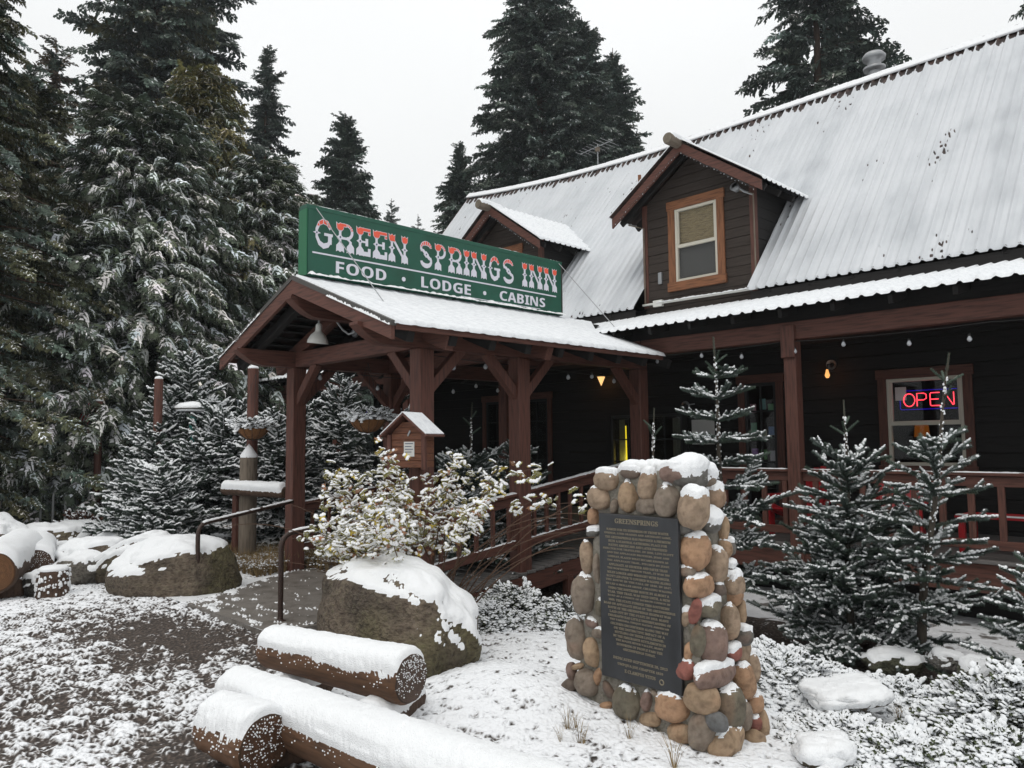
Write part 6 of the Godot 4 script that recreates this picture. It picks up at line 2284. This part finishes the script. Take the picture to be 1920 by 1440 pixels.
	mb.lathe(PackedVector2Array([Vector2(0.035, -0.2), Vector2(0.035, 0.50), Vector2(0.0, 0.505)]), Transform3D(Basis(), Vector3(-9.55, 6.75, -13.05)), 10)
	part("vent_pipe", mb, M.trim_y, inn)
	o = thing("aerial", "thin television aerial standing on the roof ridge", "antenna", Vector3(-11.7, 8.35, -14.3))
	mb = MB.new()
	mb.tube(PackedVector3Array([Vector3(0, -0.1, 0), Vector3(0, 0.55, 0)]), PackedFloat32Array([0.014]), 6)
	part("mast", mb, M.steel, o)
	mb = MB.new()
	mb.tube(PackedVector3Array([Vector3(-0.65, 0.50, -0.1), Vector3(0.55, 0.46, 0.1)]), PackedFloat32Array([0.011]), 5)
	for k in 8:
		var c := Vector3(-0.6 + k * 0.15, 0.50 - k * 0.005, -0.09 + k * 0.025)
		mb.tube(PackedVector3Array([c + Vector3(0, -0.02, -0.22 - 0.02 * k), c + Vector3(0, -0.02, 0.22 + 0.02 * k)]), PackedFloat32Array([0.006]), 4)
	part("elements", mb, M.steel, o)
	one_slab("booster", o, Vector3(-0.05, 0.36, -0.03), Vector3(0.05, 0.46, 0.04), "grey_y")
	# conduit and small fixtures on the right dormer
	mb = MB.new()
	mb.tube(PackedVector3Array([Vector3(-7.88, 3.95, -10.78), Vector3(-5.72, 3.93, -10.78)]), PackedFloat32Array([0.02]), 8)
	var cd := part("conduit", mb, M.white, inn)
	mb = MB.new()
	snow_strip(mb, PackedVector3Array([Vector3(-7.6, 3.96, -10.775), Vector3(-5.74, 3.94, -10.775)]), 0.028, 0.022, 0.7)
	part("snow", mb, M.snow, cd)
	one_slab("junction_box", cd, Vector3(-7.66, 3.89, -10.83), Vector3(-7.48, 4.0, -10.76), "white")
	one_slab("meter_clip", inn, Vector3(-7.57, 4.28, -10.84), Vector3(-7.50, 4.48, -10.80), "steel")
	for q in [[Vector3(-5.76, 5.42, -10.80), Vector3(-5.76, 3.95, -10.80)], [Vector3(-7.84, 5.3, -10.80), Vector3(-7.84, 3.95, -10.80)]]:
		mb = MB.new()
		mb.tube(PackedVector3Array([q[0] + Vector3(-0.25, 0.1, 0.1), q[0], q[1]]), PackedFloat32Array([0.014]), 6)
		part("cable", mb, M.grey_y, inn)
	o = thing("floodlight", "round grey floodlight under the right eave of the right dormer", "lamp", Vector3(-5.98, 5.55, -10.62))
	mb = MB.new()
	mb.lathe(PackedVector2Array([Vector2(0.0, 0.12), Vector2(0.05, 0.10), Vector2(0.075, 0.0), Vector2(0.0, -0.005)]), Transform3D(Basis(Vector3.RIGHT, -PI * 0.6), Vector3.ZERO), 16)
	part("head", mb, M.steel, o)
	mb = MB.new()
	mb.tube(PackedVector3Array([Vector3(0, 0.02, -0.05), Vector3(0.1, -0.08, -0.12), Vector3(0.2, -0.13, -0.2)]), PackedFloat32Array([0.018]), 7)
	part("arm", mb, M.steel, o)

func grass_tuft(seed_: int, c: Color) -> ArrayMesh:
	var r := RandomNumberGenerator.new()
	r.seed = seed_
	var mb := MB.new()
	for k in 12:
		var a := r.randf() * TAU
		var lean := 0.2 + 0.5 * r.randf()
		var u := Vector3(cos(a), 0, sin(a))
		var s := Vector3(-sin(a), 0, cos(a)) * 0.018
		var p0 := u * 0.05 * r.randf()
		var p1 := p0 + Vector3.UP * 0.5 + u * lean * 0.35
		var p2 := p0 + Vector3.UP * (0.75 + 0.25 * r.randf()) + u * lean
		mb.col = c * (0.7 + 0.6 * r.randf())
		mb.tri2(p0 - s, p0 + s, p1, u)
		mb.tri2(p0 + s, p1 + s * 0.7, p1 - s * 0.7, u)
		mb.tri2(p1 - s * 0.7, p1 + s * 0.7, p2, u)
		if r.randf() < 0.3:
			mb.col = Color(0.8, 0.82, 0.84)
			snow_lump(mb, p1 + Vector3(0, 0.02, 0), Vector3(0.05, 0.03, 0.05), 5)
	return mb.mesh()

func tufts(called: String, label: String, at: Vector3, spots: Array, h: float, mesh: Mesh) -> void:
	var o := thing(called, label, "grass", at)
	o.set_meta("kind", "stuff")
	var T := []
	for s in spots:
		for k in int(s[4]):
			var x: float = s[0] + rf(-1, 1) * s[2]
			var z: float = s[1] + rf(-1, 1) * s[3]
			var q := h * rf(0.5, 1.2)
			T.append(Transform3D(Basis(Vector3.UP, rf(0, TAU)).scaled(Vector3(q, q, q)), Vector3(x, ground_y(x, z), z) - at))
	copies("blades", mesh, M.leaf, T, o, PackedColorArray(), "stuff")

func build_plants() -> void:
	var blue := Color(0.105, 0.142, 0.12)
	twigs = [fir_twig(0.12, 1, blue, 1.0, 0.75), fir_twig(0.7, 2, blue * 1.1, 1.15, 0.85), fir_twig(0.0, 3, Color(0.08, 0.12, 0.085), 1.0, 0.2), fir_twig(0.95, 4, Color(0.12, 0.15, 0.13), 1.45), fir_twig(0.85, 5, Color(0.11, 0.145, 0.12), 1.25)]
	var dark := Color(0.098, 0.132, 0.110)
	fronds = [fir_frond(1, dark, 0.05, 0.12), fir_frond(2, dark * 1.2, 0.10, 0.2), fir_frond(3, Color(0.095, 0.098, 0.05), 0.07, 0.25), fir_frond(4, Color(0.06, 0.085, 0.07), 0.22, 0.18), fir_frond(5, Color(0.13, 0.095, 0.06), 0.05, 0.3)]
	cedars = [cedar_spray(1, Color(0.10, 0.125, 0.09), 0.8), cedar_spray(2, Color(0.105, 0.13, 0.085), 0.65), cedar_spray(3, Color(0.19, 0.175, 0.075), 0.42), cedar_spray(4, Color(0.08, 0.10, 0.07), 0.25)]
	sprigs = [sprig(1, Color(0.08, 0.09, 0.05), 0.85, 1.15), sprig(2, Color(0.09, 0.11, 0.055), 0.6, 1.0), sprig(3, Color(0.07, 0.08, 0.05), 1.0, 1.45), sprig(4, Color(0.10, 0.045, 0.03), 0.35, 0.8)]

	# young firs by the porch
	young_fir("slim tall young fir close behind the stone monument", Vector3(-3.95, -0.25, -6.6), 2.86, 0.80, Vector2(-0.02, 0.03), 9, 0.115, 0.14, 101, "young firs planted round the inn", 0.2, 0.05, 0, 0.85, 0.75)
	young_fir("full young fir spreading below the porch rail left of the leaning one", Vector3(-2.84, -0.25, -6.75), 2.2, 0.92, Vector2(0.03, -0.02), 12, 0.115, 0.27, 102, "young firs planted round the inn", 0.12, 0.0, 0, 1.15, 0.75)
	young_fir("leaning young fir with gappy tiers and a snowy trunk", Vector3(-2.27, -0.2, -6.72), 2.45, 0.62, Vector2(0.42, 0.30), 10, 0.118, 0.30, 103, "young firs planted round the inn", 0.2, 0.25, 0, 1.2, 0.7)
	young_fir("small green fir cut off by the right edge", Vector3(-1.22, -0.2, -5.95), 1.1, 0.42, Vector2(0, 0), 8, 0.10, 0.12, 104)
	young_fir("tiny bare-topped fir by the entry's inner post", Vector3(-4.75, -0.25, -6.62), 2.2, 0.42, Vector2(0.02, 0.0), 7, 0.10, 0.42, 105)
	# young firs left of the entry
	young_fir("tallest snow-laden young fir behind the bird table's left", Vector3(-13.4, 0, -5.15), 3.3, 1.35, Vector2(0.05, 0), 15, 0.15, 0.12, 106, "young firs planted round the inn", 0.12, 0.0, 1)
	young_fir("spreading snowy fir with slanting bare shoots left of the grey bollard", Vector3(-12.1, 0, -5.0), 2.55, 1.3, Vector2(0.3, -0.5), 13, 0.14, 0.26, 107, "young firs planted round the inn", 0.12, 0.0, 1)
	young_fir("broad low fir between the bike rack and the round boulder", Vector3(-12.9, 0, -4.35), 2.0, 0.95, Vector2(0.1, -0.1), 11, 0.14, 0.14, 108, "young firs planted round the inn", 0.12, 0.0, 1)
	young_fir("lowest fir with drooping snowy boughs just behind the boulders", Vector3(-11.2, 0, -3.95), 1.35, 1.05, Vector2(0.0, 0), 9, 0.13, 0.12, 109, "young firs planted round the inn", 0.12, 0.0, 1)
	young_fir("bushy fir at the left end of the fir bed", Vector3(-14.9, 0, -5.3), 2.2, 0.8, Vector2(0, 0), 11, 0.14, 0.12, 110, "young firs planted round the inn", 0.12, 0.0, 1)
	young_fir("fir standing behind the grey bollard and log rail", Vector3(-11.0, 0, -5.6), 2.3, 0.95, Vector2(0.1, 0), 12, 0.13, 0.2, 111, "young firs planted round the inn", 0.12, 0.0, 1)
	young_fir("dense fir framed by the two front entry posts", Vector3(-10.7, -0.1, -6.55), 2.95, 0.85, Vector2(0, 0), 15, 0.12, 0.10, 112, "young firs planted round the inn", 0.12, 0.0, 1)
	young_fir("thin fir top showing just above the house-shaped box", Vector3(-9.6, -0.1, -6.9), 2.75, 0.45, Vector2(0, 0), 11, 0.11, 0.16, 113, "young firs planted round the inn", 0.12, 0.0, 1)
	young_fir("second fir behind the left entry post, hung over the basket", Vector3(-11.5, -0.1, -6.35), 2.6, 0.75, Vector2(0, 0), 13, 0.12, 0.14, 114, "young firs planted round the inn", 0.12, 0.0, 1)
	young_fir("dark fir with a forked bare leader behind the snowy shrub", Vector3(-7.15, -0.25, -6.10), 2.35, 0.75, Vector2(0.1, -0.05), 9, 0.12, 0.33, 115)
	young_fir("green fir low beside the second entry post", Vector3(-6.95, -0.25, -6.75), 2.05, 0.6, Vector2(0, 0), 9, 0.12, 0.2, 116)

	rose_shrub()
	rng.seed = 300
	ground_shrub("juniper", "wide snowy juniper filling the lower right corner", "shrub", Vector3(-1.4, -0.1, -4.7), [[-1.25, -5.0, 0.50, 0.55, 0.42, 1700], [-1.15, -4.45, 0.42, 0.40, 0.24, 1300], [-1.5, -4.25, 0.33, 0.30, 0.16, 850], [-0.75, -4.9, 0.5, 0.5, 0.45, 900], [-0.9, -5.5, 0.5, 0.5, 0.40, 900]], [sprigs[0], sprigs[1], sprigs[2]], 0.105)
	ground_shrub("ground_cover", "bed of snow-buried creeping shrub right of the monument", "ground cover", Vector3(-2.3, -0.2, -5.2), [[-2.55, -5.0, 0.55, 0.60, 0.20, 2000], [-2.0, -5.35, 0.55, 0.45, 0.18, 1400], [-1.85, -4.35, 0.38, 0.28, 0.10, 800], [-2.9, -5.6, 0.55, 0.45, 0.18, 1000], [-2.2, -5.9, 0.5, 0.3, 0.10, 350], [-1.7, -5.7, 0.45, 0.4, 0.16, 500]], [sprigs[2], sprigs[0], sprigs[2]], 0.095, "stuff")
	ground_shrub("low_shrub", "low snowy shrub growing round the foot of the ramp post", "shrub", Vector3(-5.3, -0.2, -5.3), [[-5.35, -5.2, 0.55, 0.30, 0.32, 700], [-4.75, -5.3, 0.45, 0.35, 0.28, 600], [-5.1, -4.6, 0.20, 0.25, 0.22, 260]], [sprigs[0], sprigs[1]], 0.11)
	ground_shrub("russet_bush", "small russet bush beside the bike rack", "shrub", Vector3(-15.1, 0, -4.0), [[-15.1, -4.0, 0.5, 0.4, 0.48, 260]], [sprigs[3]], 0.26)
	var tan_ := grass_tuft(4, Color(0.24, 0.17, 0.08))
	tufts("dry_grass", "dry tan grass flecked with snow round the grey bollard", Vector3(-9.6, 0, -4.8), [[-9.75, -4.85, 0.75, 0.5, 330], [-9.2, -5.6, 0.6, 0.6, 200], [-10.6, -4.4, 0.5, 0.3, 120]], 0.27, tan_)
	tufts("grass_stems", "thin dead grass stems standing in the snow by the monument", Vector3(-2.6, 0, -3.3), [[-2.6, -3.2, 0.5, 0.16, 7], [-1.9, -4.9, 0.15, 0.15, 5]], 0.15, tan_)

	# grown trees behind
	var fd := [fronds[0], fronds[1]]
	var g2 := [fronds[0], fronds[1], fronds[3]]
	conifer("tallest dark fir right behind the middle of the roof", Vector3(-29.0, -0.3, -30.3), 33.0, 6.6, 201, g2, 0.34, 0.95, 0.08, 0.66, 0.10, 1.7)
	conifer("slimmer fir on the right flank of the tallest roof fir", Vector3(-28.3, -0.3, -33.4), 27.0, 5.2, 202, g2, 0.34, 0.92, 0.08, 0.70, 0.1, 1.6)
	conifer("third fir of the roof group, right of the slimmer one", Vector3(-28.9, -0.3, -37.0), 26.5, 5.2, 203, fd, 0.34, 0.92, 0.08, 0.75, 0.1, 1.6)
	conifer("small pointed fir at the right end of the roof group", Vector3(-29.8, -0.3, -40.3), 22.0, 3.4, 204, fd, 0.45, 1.05, 0.08, 0.8, 0.1)
	conifer("big open-limbed fir behind the roof beside the flue", Vector3(-14.3, -0.3, -33.0), 30.5, 4.9, 205, g2, 0.50, 1.25, 0.08, 0.62, 0.16, 1.15)
	conifer("fir mostly beyond the upper right corner", Vector3(-3.6, -0.3, -33.7), 27.5, 5.6, 206, fd, 0.45, 1.1, 0.08, 0.5, 0.22)
	conifer("short fir with a yellow-green tip left of the roof group", Vector3(-34.4, -0.3, -29.0), 20.0, 4.2, 207, fd, 0.34, 0.85, 0.06, 0.8, 0.08, 1.6)
	conifer("pale small fir far off above the sign", Vector3(-61.4, -0.5, -43.1), 26.3, 5.0, 208, [fronds[3]], 0.6, 1.5, 0.06, 0.8, 0.1)
	conifer("tiny farthest fir right of the pale small one", Vector3(-71.8, -0.5, -54.2), 29.3, 4.6, 209, [fronds[3]], 0.7, 1.6, 0.06, 0.8, 0.1)
	conifer("narrow dense fir rising left of the sign's top", Vector3(-35.7, -0.3, -22.0), 20.0, 4.0, 210, fd, 0.30, 0.85, 0.06, 0.68, 0.08, 1.9)
	conifer("lone slender fir standing clear of the left forest", Vector3(-39.5, -0.3, -19.2), 24.4, 4.2, 211, g2, 0.42, 0.9, 0.06, 0.75, 0.1, 1.2)
	conifer("tall fir with a bare grey trunk left of the slender one", Vector3(-37.4, -0.3, -14.0), 36.0, 4.6, 212, g2, 0.52, 1.25, 0.12, 0.55, 0.12, 1.0)
	conifer("tallest fir in the upper left, behind the cedar", Vector3(-34.5, -0.3, -11.6), 32.0, 4.9, 213, [fronds[0], fronds[1], fronds[2]], 0.38, 1.1, 0.10, 0.55, 0.14, 1.5)
	conifer("thin fir with reddish dead boughs at upper left", Vector3(-33.4, -0.3, -7.4), 18.0, 2.7, 214, [fronds[1], fronds[4]], 0.5, 0.9, 0.25, 0.5, 0.16, 0.8)
	conifer("lower fir filling the gap left of the narrow dense one", Vector3(-40.7, -0.3, -21.6), 18.0, 4.2, 215, g2, 0.45, 1.1, 0.05, 0.8, 0.1, 1.2)
	conifer("lower fir between the slender fir and the cedar", Vector3(-43.5, -0.3, -18.6), 21.0, 4.6, 216, fd, 0.45, 1.15, 0.05, 0.8, 0.1, 1.2)
	conifer("fir behind the left porch end, low and dark", Vector3(-29.5, -0.3, -14.6), 10.5, 3.6, 217, fd, 0.40, 1.0, 0.03, 0.7, 0.1, 1.3)
	conifer("dark fir just left of the far porch roof", Vector3(-26.0, -0.3, -10.6), 9.5, 3.4, 218, g2, 0.40, 1.0, 0.03, 0.7, 0.1, 1.3)
	conifer("olive pine with drooping boughs along the left edge", Vector3(-17.6, -0.2, -2.2), 14.5, 4.1, 219, [fronds[2], fronds[2], fronds[1]], 0.2, 0.40, 0.04, 0.9, 0.25, 1.9)
	conifer("brown-green pine low at the left edge behind the bike rack", Vector3(-22.5, -0.2, -4.4), 11.5, 3.0, 220, [fronds[2], fronds[2], fronds[1]], 0.22, 0.60, 0.04, 0.65, 0.22, 1.8)
	conifer("dim fir deep in the forest at far left", Vector3(-30.5, -0.3, -3.2), 15.0, 4.0, 221, [fronds[2], fronds[1]], 0.4, 1.2, 0.04, 0.7, 0.2, 1.3)
	conifer("dim fir deep in the forest behind the bike rack", Vector3(-31.0, -0.3, -6.6), 12.0, 4.0, 222, [fronds[0], fronds[1]], 0.4, 1.2, 0.03, 0.7, 0.2, 1.3)
	# the snowy cedars
	conifer("huge snow-laden cedar with hanging sprays behind the young firs", Vector3(-18.6, -0.2, -6.2), 9.4, 4.5, 231, [cedars[0], cedars[0], cedars[1], cedars[3]], 0.13, 0.46, 0.04, 0.45, 0.18, 2.6, "cedar_tree", "snowy cedars behind the fir bed")
	conifer("yellow-green topped cedar rising behind the huge snowy one", Vector3(-20.6, -0.2, -8.1), 12.0, 3.6, 232, [cedars[2], cedars[1], cedars[2]], 0.15, 0.5, 0.15, 0.55, 0.2, 2.2, "cedar_tree", "snowy cedars behind the fir bed")
	conifer("lowest frosted cedar, left of the huge one, behind the flag post", Vector3(-17.9, -0.2, -4.75), 6.4, 2.5, 234, [cedars[0], cedars[1], cedars[3]], 0.14, 0.46, 0.03, 0.5, 0.18, 2.2, "cedar_tree", "snowy cedars behind the fir bed")
	conifer("darker cedar leaning in towards the sign's left end", Vector3(-19.0, -0.2, -9.2), 9.3, 3.1, 233, [cedars[0], cedars[0], cedars[1]], 0.13, 0.48, 0.04, 0.5, 0.18, 2.4, "cedar_tree", "snowy cedars behind the fir bed")


func _ready() -> void:
	# camera
	var cam := Camera3D.new()
	cam.name = "camera"
	cam.fov = 53.13
	cam.near = 0.05
	cam.far = 900.0
	cam.transform = Transform3D(Basis(Vector3.UP, deg_to_rad(46.0)) * Basis(Vector3.RIGHT, deg_to_rad(4.4)) * Basis(Vector3.BACK, deg_to_rad(-0.57)), Vector3(0, 1.6, 0))
	add_child(cam)
	# sky: flat overcast, brighter overhead, faint structure
	nz.seed = 3
	nz.noise_type = FastNoiseLite.TYPE_SIMPLEX_SMOOTH
	nz.frequency = 0.1
	nz.fractal_octaves = 2
	nf.seed = 8
	nf.noise_type = FastNoiseLite.TYPE_SIMPLEX_SMOOTH
	nf.frequency = 0.35
	nf.fractal_octaves = 2
	var im := Image.create(512, 256, false, Image.FORMAT_RGBF)
	for j in 256:
		var el := PI * (0.5 - (j + 0.5) / 256.0)
		for i in 512:
			var az := TAU * (i + 0.5) / 512.0
			var d := Vector3(cos(el) * cos(az), sin(el), cos(el) * sin(az))
			var n := nz.get_noise_3dv(d * 14.0) * 0.05 + nz.get_noise_3dv(d * 35.0) * 0.015
			var s := 0.74 + 0.42 * maxf(0.0, sin(el)) + n
			if el < 0.0:
				s = 0.45
			im.set_pixel(i, j, Color(s * 0.985, s * 1.0, s * 1.005))
	var pan := PanoramaSkyMaterial.new()
	pan.panorama = ImageTexture.create_from_image(im)
	var sky := Sky.new()
	sky.sky_material = pan
	var env := Environment.new()
	env.background_mode = Environment.BG_SKY
	env.sky = sky
	env.tonemap_mode = Environment.TONE_MAPPER_LINEAR
	env.tonemap_exposure = 1.08
	env.fog_enabled = true
	env.fog_density = 0.0008
	env.fog_light_color = Color(0.92, 0.95, 0.97)
	env.sdfgi_enabled = true
	env.ssao_enabled = true
	env.ssil_enabled = true
	var we := WorldEnvironment.new()
	we.name = "world"
	we.environment = env
	add_child(we)
	var sun := DirectionalLight3D.new()
	sun.name = "sun"
	sun.light_energy = 0.2
	sun.light_color = Color(1.0, 0.97, 0.93)
	sun.light_angular_distance = 30.0
	sun.shadow_enabled = true
	sun.rotation = Vector3(deg_to_rad(-62.0), deg_to_rad(20.0), 0)
	add_child(sun)

	rng.seed = 1
	materials()
	build_ground()
	build_inn()
	build_sign()
	build_monument()
	build_boulders()
	build_logs()
	build_plants()
	build_props()
